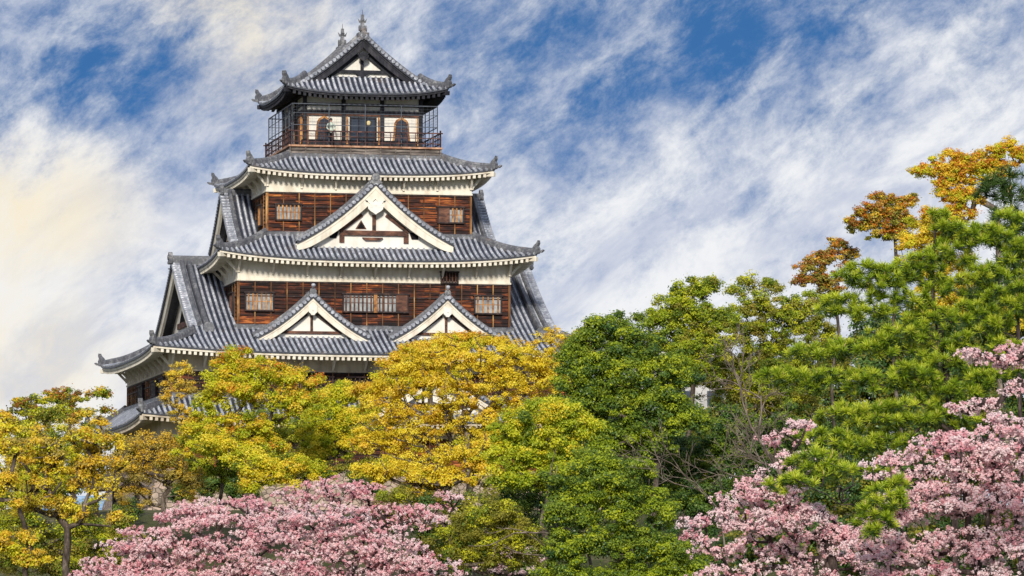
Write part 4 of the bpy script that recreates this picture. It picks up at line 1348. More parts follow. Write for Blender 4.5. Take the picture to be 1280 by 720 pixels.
def pine(name, label, group, d, px, lobes, path, mat, dens=0.62, tuft=0.30, needles=64, trunk=0.24, bark=None, rc=0.27, width=0.022, candles=True):
    base = root_at(px, d)
    root = empty(name, tuple(base)); tag(root, label, 'tree', group)
    dens *= 3.0; trunk *= 0.5
    Cc, Od, Tp = lobe_points([(l_[0], l_[1], l_[2], l_[3] * 0.82, *l_[4:]) for l_ in lobes], d, rc, dens, 0.3, 0.12)
    # trunk follows the given pixels; limbs run out level from it
    tr = np.array([base] + [at(x, y, d) for x, y in path])
    tt = np.linspace(0, len(tr) - 1, 14)
    T_ = np.stack([np.interp(tt, np.arange(len(tr)), tr[:, i]) for i in range(3)], -1)
    nodes = [p for p in T_]; par = [-1] + list(range(13))
    A = np.array(nodes)
    dist = np.min(np.linalg.norm(Cc[:, None, :2] - T_[None, :, :2], axis=2), axis=1)
    order = np.argsort(dist)
    leafn = []
    for i in order:
        p = Cc[i]; dv = A - p
        cost = np.linalg.norm(dv * np.array([1, 1, 1.5]), axis=1) + 0.5 * np.clip(dv[:, 2], 0, None)
        j = int(np.argmin(cost)); a = A[j]
        L = np.linalg.norm(p - a); k = max(1, int(L / 0.7)); prev = j; new = []
        for q in range(1, k + 1):
            f = q / k
            pos = a + (p - a) * f + (rng.normal(size=3) * 0.05 * min(L, 2) if q < k else 0) + np.array([0, 0, -0.12 * L * math.sin(math.pi * f)])
            nodes.append(pos); par.append(prev); prev = len(nodes) - 1; new.append(pos)
        A = np.concatenate([A, np.array(new)]); leafn.append(prev)
    n = len(nodes); load = np.zeros(n)
    for l in leafn: load[l] += 1
    for i in range(n - 1, 0, -1): load[par[i]] += load[i]
    rad = np.maximum(0.014, trunk * 0.8 * (load / load[0]) ** 0.55)
    for i in range(14): rad[i] = max(rad[i], trunk * (1.1 - 0.85 * i / 13))
    limb_mesh(A - base, np.array(par), rad, 'trunk', bark or BARK_DARK, root)
    nc = len(Cc)
    nn = (needles * rng.uniform(0.7, 1.3, nc)).astype(int)
    ci = np.repeat(np.arange(nc), nn); m_ = len(ci)
    axis = unit(np.array([0, 0, 0.95]) + Od * 0.55 + np.array([0, -0.15, 0]) + rng.normal(size=(nc, 3)) * 0.28)
    dd = unit(axis[ci] * 0.62 + sphere_dirs(m_) * 0.9)
    back_ = rng.random(m_)
    st = Cc[ci] - axis[ci] * (back_ * tuft * 0.45)[:, None]
    ln = tuft * rng.uniform(0.75, 1.15, m_)
    side = unit(np.cross(dd, sphere_dirs(m_))) * width * 0.5
    tipp = st + dd * ln[:, None]; tipp[:, 2] -= 0.02
    V = np.stack([st - side, tipp - side * 0.45, tipp + side * 0.45, st + side], 1)
    tone = rng.uniform(0.3, 0.75, nc)[ci] + rng.normal(size=m_) * 0.13 + 0.12 * dd[:, 2]
    lm = np.zeros(m_, int)
    inner_shade = ((dd * axis[ci]).sum(1) + rng.normal(size=m_) * 0.15) < 0.18     # needles low in the tuft coloured dark, painting in its shaded inside
    mats_ = [mat]
    if candles:
        # pale buds standing at the tips of some tufts
        s = rng.random(nc) < 0.35
        cc = Cc[s] + axis[s] * tuft * 0.25; ax = axis[s]; k = len(cc)
        sd = unit(np.cross(ax, sphere_dirs(k))) * 0.016
        Vb = np.stack([cc - sd, cc + ax * 0.16 - sd * 0.3, cc + ax * 0.16 + sd * 0.3, cc + sd], 1)
        V = np.concatenate([V, Vb]); lm = np.concatenate([lm, np.ones(k, int)]); tone = np.concatenate([tone, np.full(k, 0.5)])
        mats_.append(BUD)
    lm[:m_][inner_shade] = len(mats_); mats_.append(NEEDLE_D)
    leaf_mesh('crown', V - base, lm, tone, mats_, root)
    return root


def bare_tree(name, label, group, d, path, r0, depth=6, spread=0.55, mat=None, seed=1, aim=None, nkids=3, tipr=0.011, cat='tree', shrink=0.70, L0=1.9):
    """leafless tree: limbs that fork again and again down to fine twigs"""
    rr = np.random.default_rng(seed)
    k0 = root_at(path[0][0], d)
    root = empty(name, tuple(k0)); tag(root, label, cat, group)
    pts = [k0] + [at(x, y, d) for x, y in path[1:]]
    A = [p for p in pts]; par = [-1] + list(range(len(pts) - 1)); rad = list(np.linspace(r0 * 1.2, r0 * 0.6, len(pts)))
    def grow(i, dirv, L, r_, lev):
        if lev == 0 or r_ < tipr * 0.8: return
        prev = i; p = A[i].copy(); dv = dirv.copy()
        for s in range(3):
            dv = unit(dv + rr.normal(size=3) * 0.16 + np.array([0, 0, 0.05]))
            p = p + dv * L / 3
            A.append(p.copy()); par.append(prev); rad.append(max(tipr, r_ * (1 - 0.12 * s))); prev = len(A) - 1
            if s == 1 and lev > 1:
                grow(prev, unit(dv + rr.normal(size=3) * spread), L * shrink * rr.uniform(0.7, 1.1), r_ * 0.62, lev - 1)
        for q in range(nkids - 1):
            grow(prev, unit(dv + rr.normal(size=3) * spread), L * shrink * rr.uniform(0.8, 1.15), r_ * 0.68, lev - 1)
    for i in range(max(1, len(pts) - 3), len(pts)):
        t = unit(pts[i] - pts[i - 1])
        for q in range(2):
            a = unit(t * 0.8 + rr.normal(size=3) * 0.5 + (np.array(aim[(i + q) % len(aim)]) if aim else 0))
            grow(i, a, L0, r0 * 0.5, depth)
    limb_mesh(np.array(A) - k0, np.array(par), np.array(rad), 'trunk', mat or BARK_PALE, root, 4)
    return root




YEL = 'yellow and golden camphor trees below the keep'
GRN = 'green trees on the slope'
CHR = 'cherry trees in blossom'
ORG = 'rusty leaved treetops above the pine'

# ---- the side below the keep's corner
broadleaf('leafy_tree', 'golden yellow tree with forked bare limbs, standing at the far end away from the pine', YEL, 215, 84,
          [(58, 560, 40, 26), (112, 540, 34, 26), (86, 590, 40, 24), (30, 590, 34, 26), (120, 580, 28, 20), (56, 632, 34, 18), (140, 562, 18, 20), (128, 608, 22, 16), (20, 632, 24, 16), (140, 648, 20, 8), (96, 640, 22, 12)],
          [(L_YELLOW, 3), (L_GOLD, 1.3), (L_OLIVE, 3.5), (L_LIME, 1.5)], [(L_GOLD, 2), (L_YELLOW, 2)], rc=0.42, dens=0.30, leaves=110, L=0.15, trunk=0.36, forkpx=(84, 660), power=0.40, tipf=0.5, out=0.6, back=0.5, bark=BARK)
broadleaf('leafy_tree', 'yellow green tree leaning in from the edge beside the golden forked tree', YEL, 208, 30,
          [(14, 680, 26, 20), (40, 700, 22, 14), (8, 612, 20, 20), (6, 560, 18, 22), (10, 530, 16, 14)],
          [(L_LIME, 2), (L_YELLOW, 2), (L_OLIVE, 1)], [(L_GOLD, 1)], rc=0.42, dens=0.45, leaves=120, L=0.15, trunk=0.25, forkpx=(34, 668), power=0.42)
broadleaf('leafy_tree', 'dark green tree low behind the golden forked tree', GRN, 228, 100,
          [(94, 704, 26, 16), (50, 680, 20, 18), (112, 660, 28, 14), (152, 654, 18, 12), (104, 634, 18, 10), (150, 676, 22, 12), (88, 664, 24, 12), (40, 545, 28, 22), (66, 520, 22, 14), (100, 560, 24, 20), (140, 700, 16, 14), (20, 650, 26, 30), (60, 600, 36, 30)],
          [(L_MOSS, 3), (L_GREEN, 2), (L_OLIVE, 1)], [(L_LIME, 1)], rc=0.5, dens=0.38, leaves=120, L=0.16, trunk=0.25)
broadleaf('leafy_tree', 'thin crowned green tree whose topmost sprays stand against pale sky beside the corner roof', GRN, 240, 70,
          [(66, 500, 24, 10), (26, 508, 15, 12), (76, 492, 12, 7), (104, 498, 10, 8), (124, 493, 15, 7), (134, 512, 9, 5), (20, 528, 18, 12), (52, 520, 20, 12), (96, 520, 22, 12)],
          [(L_GREEN, 2), (L_LIME, 2), (L_MOSS, 2)], [(L_RUST, 1.5), (L_GOLD, 1)], rc=0.34, dens=0.5, leaves=95, L=0.15, trunk=0.2, forkpx=(78, 560), power=0.4)
broadleaf('leafy_tree', 'olive brown tree with sparse fine foliage in front of the lowest corner roof', YEL, 250, 205,
          [(190, 572, 38, 28), (212, 592, 34, 22), (166, 590, 24, 22), (224, 560, 20, 18), (178, 556, 22, 14), (236, 606, 22, 20), (170, 622, 20, 14), (150, 578, 14, 14)],
          [(L_OLIVE, 4), (L_MOSS, 1), (L_GOLD, 1)], [(L_GOLD, 1)], rc=0.42, dens=0.36, leaves=85, L=0.13, trunk=0.28, forkpx=(204, 622), power=0.40, out=0.6)
broadleaf('leafy_tree', 'slender golden sprigs of a young tree reaching up over the dark corner wall', YEL, 262, 226,
          [(222, 470, 12, 18), (238, 488, 14, 14), (214, 500, 12, 12), (206, 486, 8, 10), (228, 520, 16, 16), (232, 460, 7, 10)],
          [(L_GOLD, 2), (L_OLIVE, 3), (L_YELLOW, 1)], [], rc=0.30, dens=0.30, leaves=55, L=0.13, trunk=0.12, forkpx=(224, 540), power=0.4)
broadleaf('leafy_tree', 'tall yellow green tree crossing the second roof eave, orange new leaves at its top', YEL, 246, 316,
          [(288, 446, 22, 14), (272, 468, 20, 16), (330, 462, 34, 18), (366, 476, 32, 18), (298, 492, 40, 22), (346, 502, 40, 20), (262, 508, 24, 14), (386, 510, 26, 22), (250, 538, 30, 16), (300, 536, 42, 22), (264, 562, 36, 16), (322, 560, 40, 18), (314, 470, 26, 18)],
          [(L_LIME, 5), (L_YELLOW, 3), (L_FRESH, 2)], [(L_GOLD, 2), (L_ORANGE, 0.4)], rc=0.44, dens=0.40, leaves=135, L=0.15, trunk=0.32, forkpx=(316, 532), power=0.40, tipf=0.45, out=0.4)
broadleaf('leafy_tree', 'low yellow topped tree with dark green underside above the pink blossom', YEL, 236, 306,
          [(340, 588, 34, 14), (306, 574, 26, 14), (372, 584, 28, 14), (268, 556, 22, 12), (396, 590, 18, 10), (330, 604, 30, 8)],
          [(L_YELLOW, 3), (L_LIME, 3), (L_GREEN, 1)], [(L_YELLOW, 2), (L_GOLD, 1)], rc=0.46, dens=0.5, leaves=150, L=0.15, trunk=0.2)
broadleaf('leafy_tree', 'bright green tree under the yellow one in front of the stone base', GRN, 252, 270,
          [(250, 548, 30, 22), (290, 560, 34, 22), (330, 540, 30, 22), (280, 590, 30, 14), (240, 580, 22, 16)],
          [(L_GREEN, 3), (L_FRESH, 2), (L_MOSS, 1)], [(L_LIME, 1)], rc=0.5, dens=0.42, leaves=140, L=0.16, trunk=0.2)
broadleaf('leafy_tree', 'round lime green tree in the dip between the two tall yellow crowns', YEL, 252, 424,
          [(428, 494, 26, 14), (440, 484, 12, 8), (410, 520, 26, 22), (436, 528, 24, 18), (400, 545, 24, 20), (430, 556, 22, 14), (392, 570, 22, 18), (416, 500, 22, 14)],
          [(L_LIME, 4), (L_FRESH, 2), (L_YELLOW, 1.5)], [(L_YELLOW, 1)], rc=0.46, dens=0.5, leaves=150, L=0.15, trunk=0.22)
broadleaf('leafy_tree', 'dense green tree in shade behind the lime green crown', GRN, 266, 380,
          [(370, 540, 28, 30), (400, 510, 24, 20), (350, 570, 26, 20), (450, 540, 30, 34), (380, 590, 40, 16), (450, 590, 30, 14)],
          [(L_GREEN, 2), (L_MOSS, 3)], [(L_LIME, 1)], rc=0.5, dens=0.4, leaves=130, L=0.17, trunk=0.2)

broadleaf('leafy_tree', 'shaded moss green thicket tree at the near foot of the golden forked tree', GRN, 232, 60,
          [(40, 620, 50, 40), (88, 640, 22, 16), (104, 684, 28, 16), (140, 678, 22, 16), (60, 680, 24, 16), (20, 690, 40, 40), (84, 706, 40, 20), (60, 570, 50, 34), (100, 586, 24, 22)],
          [(L_MOSS, 3), (L_OLIVE, 2), (L_GREEN, 2)], [(L_LIME, 1)], rc=0.5, dens=0.42, leaves=130, L=0.16, trunk=0.2)

# ---- the big golden crowns in the middle
broadleaf('leafy_tree', 'largest golden yellow tree with dark forking limbs, before the keep', YEL, 234, 586,
          [(548, 448, 38, 22), (600, 446, 42, 24), (504, 480, 40, 22), (556, 490, 46, 28), (620, 480, 42, 28), (476, 512, 34, 22), (520, 530, 44, 26), (656, 452, 34, 22), (676, 480, 24, 26), (580, 530, 40, 26), (466, 548, 30, 18), (512, 570, 42, 20), (640, 520, 34, 24), (690, 452, 16, 16)],
          [(L_YELLOW, 6), (L_GOLD, 1.5), (L_LIME, 0.6)], [(L_YELLOW, 3), (L_GOLD, 1)], rc=0.40, dens=0.36, leaves=105, L=0.14, trunk=0.36, forkpx=(584, 545), power=0.40, inner=0.2, out=0.7, back=0.5)
broadleaf('leafy_tree', 'orange tipped yellow tree whose rounded top overlaps the second roof', YEL, 246, 560,
          [(532, 444, 34, 16), (575, 428, 30, 12), (600, 424, 22, 9), (628, 430, 16, 8), (500, 460, 26, 16), (545, 466, 34, 16), (470, 490, 26, 16), (560, 436, 30, 14)],
          [(L_YELLOW, 3), (L_LIME, 1.5), (L_GOLD, 1)], [(L_ORANGE, 1), (L_GOLD, 3)], rc=0.44, dens=0.55, leaves=150, L=0.15, trunk=0.26, tipf=0.8)
broadleaf('leafy_tree', 'low spreading golden tree with a crooked trunk over the blossom', YEL, 226, 590,
          [(490, 590, 38, 16), (540, 596, 36, 18), (578, 570, 34, 20), (460, 592, 24, 14), (566, 602, 30, 14), (598, 586, 20, 20), (520, 618, 30, 8), (610, 560, 22, 20)],
          [(L_YELLOW, 4), (L_GOLD, 2), (L_LIME, 1)], [(L_YELLOW, 1)], rc=0.42, dens=0.46, leaves=115, L=0.14, trunk=0.3, forkpx=(560, 622), power=0.40, out=0.7)
broadleaf('leafy_tree', 'thin twiggy golden tree beside the end of the second roof', YEL, 262, 690,
          [(700, 432, 22, 18), (730, 428, 18, 14), (676, 430, 20, 14), (712, 452, 24, 18), (690, 418, 14, 8), (646, 436, 20, 12)],
          [(L_GOLD, 3), (L_YELLOW, 2), (L_OLIVE, 1)], [], rc=0.36, dens=0.26, leaves=45, L=0.14, trunk=0.16, forkpx=(700, 480), power=0.38)
broadleaf('leafy_tree', 'moss green bush tree over the pink blossom at the foot of the golden trees', GRN, 205, 590,
          [(590, 660, 36, 22), (560, 680, 24, 18), (620, 640, 34, 22), (580, 700, 28, 18), (640, 664, 28, 22), (494, 622, 26, 10), (610, 690, 30, 22), (650, 690, 26, 26)],
          [(L_MOSS, 5), (L_GREEN, 1)], [(L_LIME, 1)], rc=0.40, dens=0.42, leaves=120, L=0.13, trunk=0.18)
broadleaf('leafy_tree', 'fresh yellow green camphor tree between the golden crown and the dark green trees', GRN, 216, 668,
          [(650, 536, 34, 22), (690, 520, 34, 24), (640, 572, 34, 22), (690, 560, 38, 24), (664, 596, 34, 16), (626, 600, 22, 16), (706, 590, 26, 20), (720, 540, 26, 22)],
          [(L_FRESH, 5), (L_LIME, 2), (L_GREEN, 1)], [(L_LIME, 2), (L_YELLOW, 1)], rc=0.44, dens=0.55, leaves=150, L=0.15, trunk=0.25)
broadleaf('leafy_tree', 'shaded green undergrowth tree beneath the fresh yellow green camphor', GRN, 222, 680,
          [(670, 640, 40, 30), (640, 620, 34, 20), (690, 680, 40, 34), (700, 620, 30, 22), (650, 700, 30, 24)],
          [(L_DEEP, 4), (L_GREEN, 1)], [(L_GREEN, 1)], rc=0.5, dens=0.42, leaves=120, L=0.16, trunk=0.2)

# ---- the dark green mass
broadleaf('leafy_tree', 'large dark green camphor tree with a stepped crown, next to the golden trees', GRN, 228, 800,
          [(728, 428, 26, 16), (760, 412, 34, 18), (716, 452, 20, 20), (740, 456, 34, 24), (790, 430, 34, 24), (776, 470, 44, 30), (720, 492, 34, 26), (830, 470, 40, 30), (760, 510, 46, 26), (820, 510, 42, 30), (706, 520, 26, 20), (790, 550, 46, 28), (850, 530, 36, 28), (746, 548, 34, 22)],
          [(L_GREEN, 4), (L_DEEP, 2), (L_FRESH, 1)], [(L_FRESH, 2), (L_GREEN, 1)], rc=0.48, dens=0.56, leaves=150, L=0.16, trunk=0.32, tipf=0.55, forkpx=(822, 560), power=0.42)
broadleaf('leafy_tree', 'leafy green tree with airy top sprays, tallest of the greens beside the keep', GRN, 246, 850,
          [(842, 380, 26, 14), (866, 362, 26, 12), (888, 351, 14, 7), (820, 400, 30, 16), (862, 398, 34, 22), (880, 430, 36, 24), (840, 430, 34, 22), (900, 404, 24, 14), (874, 370, 12, 12), (860, 460, 36, 26)],
          [(L_GREEN, 3), (L_FRESH, 2), (L_MOSS, 2)], [(L_LIME, 1.2), (L_FRESH, 2)], rc=0.42, dens=0.5, leaves=130, L=0.15, trunk=0.26, forkpx=(866, 450), power=0.42)
broadleaf('leafy_tree', 'light olive green tree with a flat topped spray behind the pine branch ends', GRN, 250, 944,
          [(944, 352, 26, 10), (924, 366, 14, 8), (962, 362, 14, 8), (940, 384, 34, 16), (976, 392, 32, 20), (918, 408, 30, 20), (958, 420, 40, 22), (1004, 402, 26, 22), (1024, 420, 26, 22), (1030, 380, 20, 14), (1010, 450, 26, 20), (990, 500, 34, 26), (1040, 450, 24, 24), (930, 452, 40, 24), (980, 452, 36, 24), (1000, 378, 20, 10), (900, 480, 34, 24), (950, 490, 40, 24)],
          [(L_GREEN, 2.5), (L_MOSS, 4), (L_FRESH, 0.8), (L_OLIVE, 0.6)], [(L_LIME, 1.5), (L_FRESH, 1.5)], rc=0.40, dens=0.44, leaves=105, L=0.14, trunk=0.22, forkpx=(948, 440), power=0.42)
broadleaf('leafy_tree', 'glossy green tree low in front of the dark green mass, yellowish clump tops', GRN, 200, 760,
          [(720, 730, 50, 24), (800, 730, 50, 24), (850, 730, 40, 24), (716, 640, 34, 26), (756, 612, 38, 24), (800, 640, 42, 30), (704, 690, 32, 26), (756, 680, 40, 30), (812, 690, 42, 28), (740, 580, 32, 18), (786, 590, 38, 20), (700, 610, 20, 20)],
          [(L_GREEN, 4), (L_FRESH, 1.2), (L_DEEP, 2)], [(L_FRESH, 3), (L_GREEN, 1)], rc=0.44, dens=0.58, leaves=160, L=0.14, trunk=0.28, tipf=0.55)
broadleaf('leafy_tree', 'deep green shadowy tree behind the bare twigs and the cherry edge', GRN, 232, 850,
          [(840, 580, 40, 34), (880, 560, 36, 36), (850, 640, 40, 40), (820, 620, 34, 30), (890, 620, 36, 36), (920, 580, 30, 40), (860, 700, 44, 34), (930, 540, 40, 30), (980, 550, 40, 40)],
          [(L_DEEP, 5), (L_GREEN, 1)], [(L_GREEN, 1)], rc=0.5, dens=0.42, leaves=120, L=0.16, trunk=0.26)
for i, (x, y, s, lab) in enumerate(((800, 560, 1.0, 'dark evergreen tree filling the gap behind the large camphor'), (960, 520, 1.0, 'dark evergreen tree behind the leafless tree and the pine'), (1120, 470, 1.0, 'dark evergreen tree mostly hidden behind the pine'), (1240, 420, 1.0, 'dark evergreen tree at the frame edge behind the pine top'))):
    broadleaf('evergreen_tree', lab, 'dark evergreens at the back of the slope', 276 + i * 3, x,
              [(x, y - 30, 70, 50), (x - 40, y + 20, 60, 50), (x + 40, y + 20, 60, 50), (x, y + 80, 90, 60), (x - 50, y + 130, 70, 50), (x + 50, y + 130, 70, 50)],
              [(L_DEEP, 4), (L_MOSS, 2)], [], rc=0.8, dens=0.55, leaves=120, L=0.26, trunk=0.3, back=0.15)

# ---- treetops above the pine
broadleaf('leafy_tree', 'small crowned rust and orange treetop, lowest of the three against the sky', ORG, 236, 1052,
          [(1010, 338, 18, 12), (1022, 326, 20, 11), (1050, 308, 18, 10), (1062, 318, 12, 8), (1000, 350, 12, 8), (1030, 350, 20, 10), (1058, 336, 12, 10), (1036, 362, 16, 9), (1016, 352, 16, 9), (1040, 322, 14, 10)],
          [(L_RUST, 0.8), (L_MOSS, 3), (L_OLIVE, 2)], [(L_ORANGE, 1.2), (L_RUST, 1.2), (L_GOLD, 0.6)], rc=0.28, dens=0.42, leaves=55, L=0.15, trunk=0.16, forkpx=(1044, 366), power=0.42, tipf=0.8)
broadleaf('leafy_tree', 'domed orange topped tree standing clear against the sky', ORG, 234, 1121,
          [(1106, 252, 24, 11), (1084, 266, 22, 13), (1130, 262, 14, 14), (1068, 280, 12, 9), (1108, 274, 26, 14), (1094, 288, 18, 10), (1112, 292, 22, 9), (1128, 290, 14, 9), (1084, 278, 20, 10), (1134, 276, 10, 10), (1138, 250, 8, 8)],
          [(L_MOSS, 3), (L_OLIVE, 2), (L_LIME, 1)], [(L_ORANGE, 1.6), (L_RUST, 0.8), (L_GOLD, 0.8)], rc=0.28, dens=0.42, leaves=60, L=0.15, trunk=0.18, forkpx=(1119, 296), power=0.42, tipf=0.9)
broadleaf('leafy_tree', 'broad orange and gold treetop, highest of all the trees', ORG, 222, 1240,
          [(1160, 212, 22, 9), (1190, 204, 26, 14), (1216, 212, 32, 20), (1196, 226, 26, 14), (1244, 190, 24, 10), (1262, 182, 12, 7), (1276, 196, 14, 14), (1206, 246, 26, 14), (1180, 240, 14, 8), (1250, 214, 22, 14), (1170, 270, 20, 12), (1196, 268, 22, 14)],
          [(L_GOLD, 2), (L_LIME, 2.5), (L_YELLOW, 1)], [(L_ORANGE, 2), (L_GOLD, 2)], rc=0.30, dens=0.52, leaves=80, L=0.14, trunk=0.28, forkpx=(1246, 262), power=0.42, tipf=0.8, bark=BARK_PALE)
broadleaf('leafy_tree', 'yellow leaved tree glimpsed behind the pine top', YEL, 226, 1170,
          [(1160, 296, 34, 14), (1190, 290, 26, 16), (1136, 306, 20, 10), (1170, 330, 40, 24), (1190, 378, 50, 24), (1250, 390, 36, 24), (1140, 285, 14, 8)],
          [(L_YELLOW, 3), (L_LIME, 3), (L_GOLD, 1)], [(L_GOLD, 1)], rc=0.42, dens=0.45, leaves=120, L=0.15, trunk=0.24)

# ---- pines
pine('pine_tree', 'large bright green pine with layered needle branches before the orange treetops', None, 153, 1196,
     [(1076, 344, 34, 20), (1112, 352, 34, 24), (1146, 336, 32, 22), (1186, 318, 34, 22), (1168, 272, 20, 10), (1190, 282, 28, 12), (1220, 292, 34, 16), (1246, 300, 34, 24), (1270, 320, 26, 30), (1050, 376, 26, 12), (1090, 388, 40, 18), (1040, 388, 22, 12), (1000, 440, 26, 10),
      (970, 466, 26, 12), (990, 474, 34, 14), (1030, 474, 40, 18), (1040, 438, 36, 14), (1086, 432, 40, 20), (1130, 424, 40, 22), (1170, 400, 40, 18), (1140, 380, 30, 16), (1090, 480, 40, 20), (1140, 470, 44, 22), (1186, 446, 40, 22), (1216, 420, 36, 20), (1240, 400, 30, 20), (1190, 490, 44, 22), (1240, 470, 36, 20),
      (1056, 520, 36, 18), (1096, 522, 40, 20), (1140, 516, 40, 20), (1180, 524, 40, 16), (1030, 548, 36, 18), (1070, 556, 36, 20), (1016, 578, 32, 18, -8), (992, 604, 28, 12, -10), (1040, 588, 30, 16, -8), (1050, 588, 26, 12), (1110, 552, 30, 14), (1100, 590, 20, 8), (1108, 624, 22, 18, -16), (1096, 648, 24, 16, -16), (1120, 604, 18, 12, -15), (1086, 662, 14, 8, -16), (1270, 380, 20, 30), (1256, 440, 30, 20), (1236, 342, 30, 16), (1206, 352, 28, 14), (1250, 368, 26, 14), (1176, 364, 24, 12), (1260, 270, 20, 12), (1216, 384, 26, 12)],
     [(1192, 560), (1180, 440), (1166, 380), (1166, 330), (1170, 280)], NEEDLE, dens=0.54, tuft=0.25, needles=100, trunk=0.26)
pine('pine_tree', 'darker blue green pine rising at the frame edge behind the bright pine', None, 172, 1275,
     [(1262, 216, 18, 10), (1244, 236, 24, 16), (1268, 246, 24, 22), (1232, 226, 14, 8), (1256, 276, 30, 18), (1276, 300, 24, 30), (1262, 340, 30, 24), (1256, 380, 34, 24), (1226, 370, 24, 16), (1230, 410, 30, 16)],
     [(1276, 560), (1274, 440), (1268, 330), (1262, 220)], NEEDLE_D, dens=0.5, tuft=0.32, needles=46, trunk=0.2)

# ---- cherries
cherry('cherry_tree', 'pale pink cherry tree in blossom with dark crossing limbs, below the bright pine', CHR, 140, 1226,
       [(1140, 728, 60, 20), (1230, 728, 60, 24), (1180, 560, 40, 16), (1140, 572, 34, 14), (1116, 584, 26, 12), (1218, 556, 40, 16), (1256, 546, 36, 18), (1270, 570, 40, 30), (1200, 590, 46, 24), (1150, 610, 44, 20), (1240, 620, 50, 30), (1180, 640, 50, 24), (1120, 640, 40, 22), (1240, 680, 50, 30), (1170, 690, 50, 26), (1256, 524, 18, 7), (1100, 690, 40, 26), (1275, 640, 30, 40)],
       [(P_PALE, 3), (P_PINK, 2), (P_ROSE, 0.5)], dens=0.62, forkpx=(1212, 664), trunk=0.17)
cherry('cherry_tree', 'pale cherry branches in blossom jutting in front of the pine needles', CHR, 132, 1330,
       [(1262, 436, 22, 9), (1246, 452, 22, 8), (1270, 456, 16, 10), (1222, 446, 10, 5), (1276, 486, 14, 8), (1204, 510, 12, 5), (1228, 505, 14, 5)],
       [(P_PALE, 3), (P_PINK, 2)], dens=0.5, forkpx=(1330, 470), trunk=0.14)
cherry('cherry_tree', 'white pink cherry tree in blossom between the bare tree and the pine', CHR, 147, 1046,
       [(900, 724, 50, 18), (1000, 730, 60, 20), (1080, 728, 50, 20), (990, 532, 20, 10), (978, 552, 24, 12), (1000, 574, 24, 14), (966, 588, 24, 12), (1030, 672, 50, 24), (980, 624, 44, 18), (930, 622, 36, 14), (1010, 650, 40, 20), (950, 656, 46, 22), (890, 650, 30, 18), (1060, 690, 46, 28), (980, 700, 50, 22), (910, 690, 36, 22), (872, 664, 20, 14), (1080, 668, 36, 22), (940, 604, 24, 8)],
       [(P_PALE, 3.4), (P_PINK, 1.6), (P_ROSE, 0.6)], dens=0.52, forkpx=(1036, 660), trunk=0.17)
cherry('cherry_tree', 'deep pink cherry tree in blossom directly below the olive brown tree', CHR, 200, 300,
       [(200, 726, 60, 24), (300, 730, 60, 24), (130, 735, 50, 22), (190, 678, 40, 22), (240, 660, 40, 18), (290, 650, 40, 16), (220, 700, 46, 24), (280, 690, 50, 24), (150, 700, 34, 20), (330, 670, 40, 22), (330, 710, 50, 22), (120, 716, 26, 14), (180, 718, 50, 18), (256, 636, 26, 10)],
       [(P_PINK, 3), (P_PALE, 2), (P_ROSE, 1.0)], dens=0.62, rc=0.40, spray=17, size=0.060, rp=0.068, trunk=0.2, forkpx=(296, 716))
cherry('cherry_tree', 'pink cherry tree in blossom with a dark forked bough, below the low yellow tree', CHR, 196, 450,
       [(400, 732, 60, 22), (490, 734, 60, 22), (370, 650, 36, 18), (400, 674, 46, 24), (440, 690, 50, 26), (380, 710, 50, 24), (470, 710, 46, 24), (510, 700, 36, 22), (430, 650, 36, 18), (340, 642, 26, 12), (540, 716, 30, 18), (480, 674, 30, 18)],
       [(P_PINK, 2.6), (P_PALE, 2.6), (P_ROSE, 0.8)], dens=0.62, rc=0.40, spray=17, size=0.060, rp=0.068, trunk=0.2, forkpx=(446, 712))
cherry('cherry_tree', 'dusky rose cherry tree thin with blossom, higher up behind the pink ones', CHR, 222, 430,
       [(410, 612, 34, 14), (450, 616, 32, 14), (480, 640, 30, 16), (500, 656, 30, 14), (380, 624, 26, 12), (520, 640, 26, 12), (310, 630, 30, 10), (230, 640, 30, 10), (548, 640, 24, 10)],
       [(P_PINK, 2), (P_ROSE, 2), (P_PALE, 1)], dens=0.6, rc=0.40, spray=12, size=0.07, rp=0.07, trunk=0.14)
cherry('cherry_tree', 'small whitish cherry tree in blossom tucked beside the moss green bush tree', CHR, 212, 640,
       [(640, 690, 26, 20), (626, 706, 22, 14), (660, 706, 20, 12), (560, 622, 16, 8), (540, 650, 20, 10)],
       [(P_PALE, 2), (P_PINK, 1)], dens=0.45, rc=0.36, trunk=0.14)

# ---- leafless trees
bare_tree('leafless_tree', 'leafless grey brown tree with a fine web of twigs, leaning beside the pine', None, 176, [(1010, 720), (992, 624), (970, 580), (948, 548)], 0.085, 7, 0.5, BARK_PALE, 5,
          aim=[(-1.0, 0, 0.2), (-0.5, -0.2, 0.5), (-1.0, 0.1, -0.1), (0.2, 0.1, 0.6)], nkids=3, tipr=0.0075, shrink=0.72, L0=1.45)
bare_tree('leafless_tree', 'dead pale branches of a leafless tree poking out sideways low beside the green trees', None, 203, [(770, 760), (735, 690), (700, 668)], 0.08, 3, 0.30, BARK_PALE, 9,
          aim=[(-1.6, -0.2, 0.12), (-1.3, 0, -0.02)], nkids=2, tipr=0.014)
bare_tree('leafless_tree', 'low leafless shrub like tree spreading thin twigs in front of the deep green tree', None, 185, [(930, 740), (900, 640), (874, 612)], 0.045, 5, 0.5, BARK_PALE, 14,
          aim=[(-0.8, -0.2, 0.3), (0.2, 0, 0.6)], nkids=3, tipr=0.007, L0=1.5)

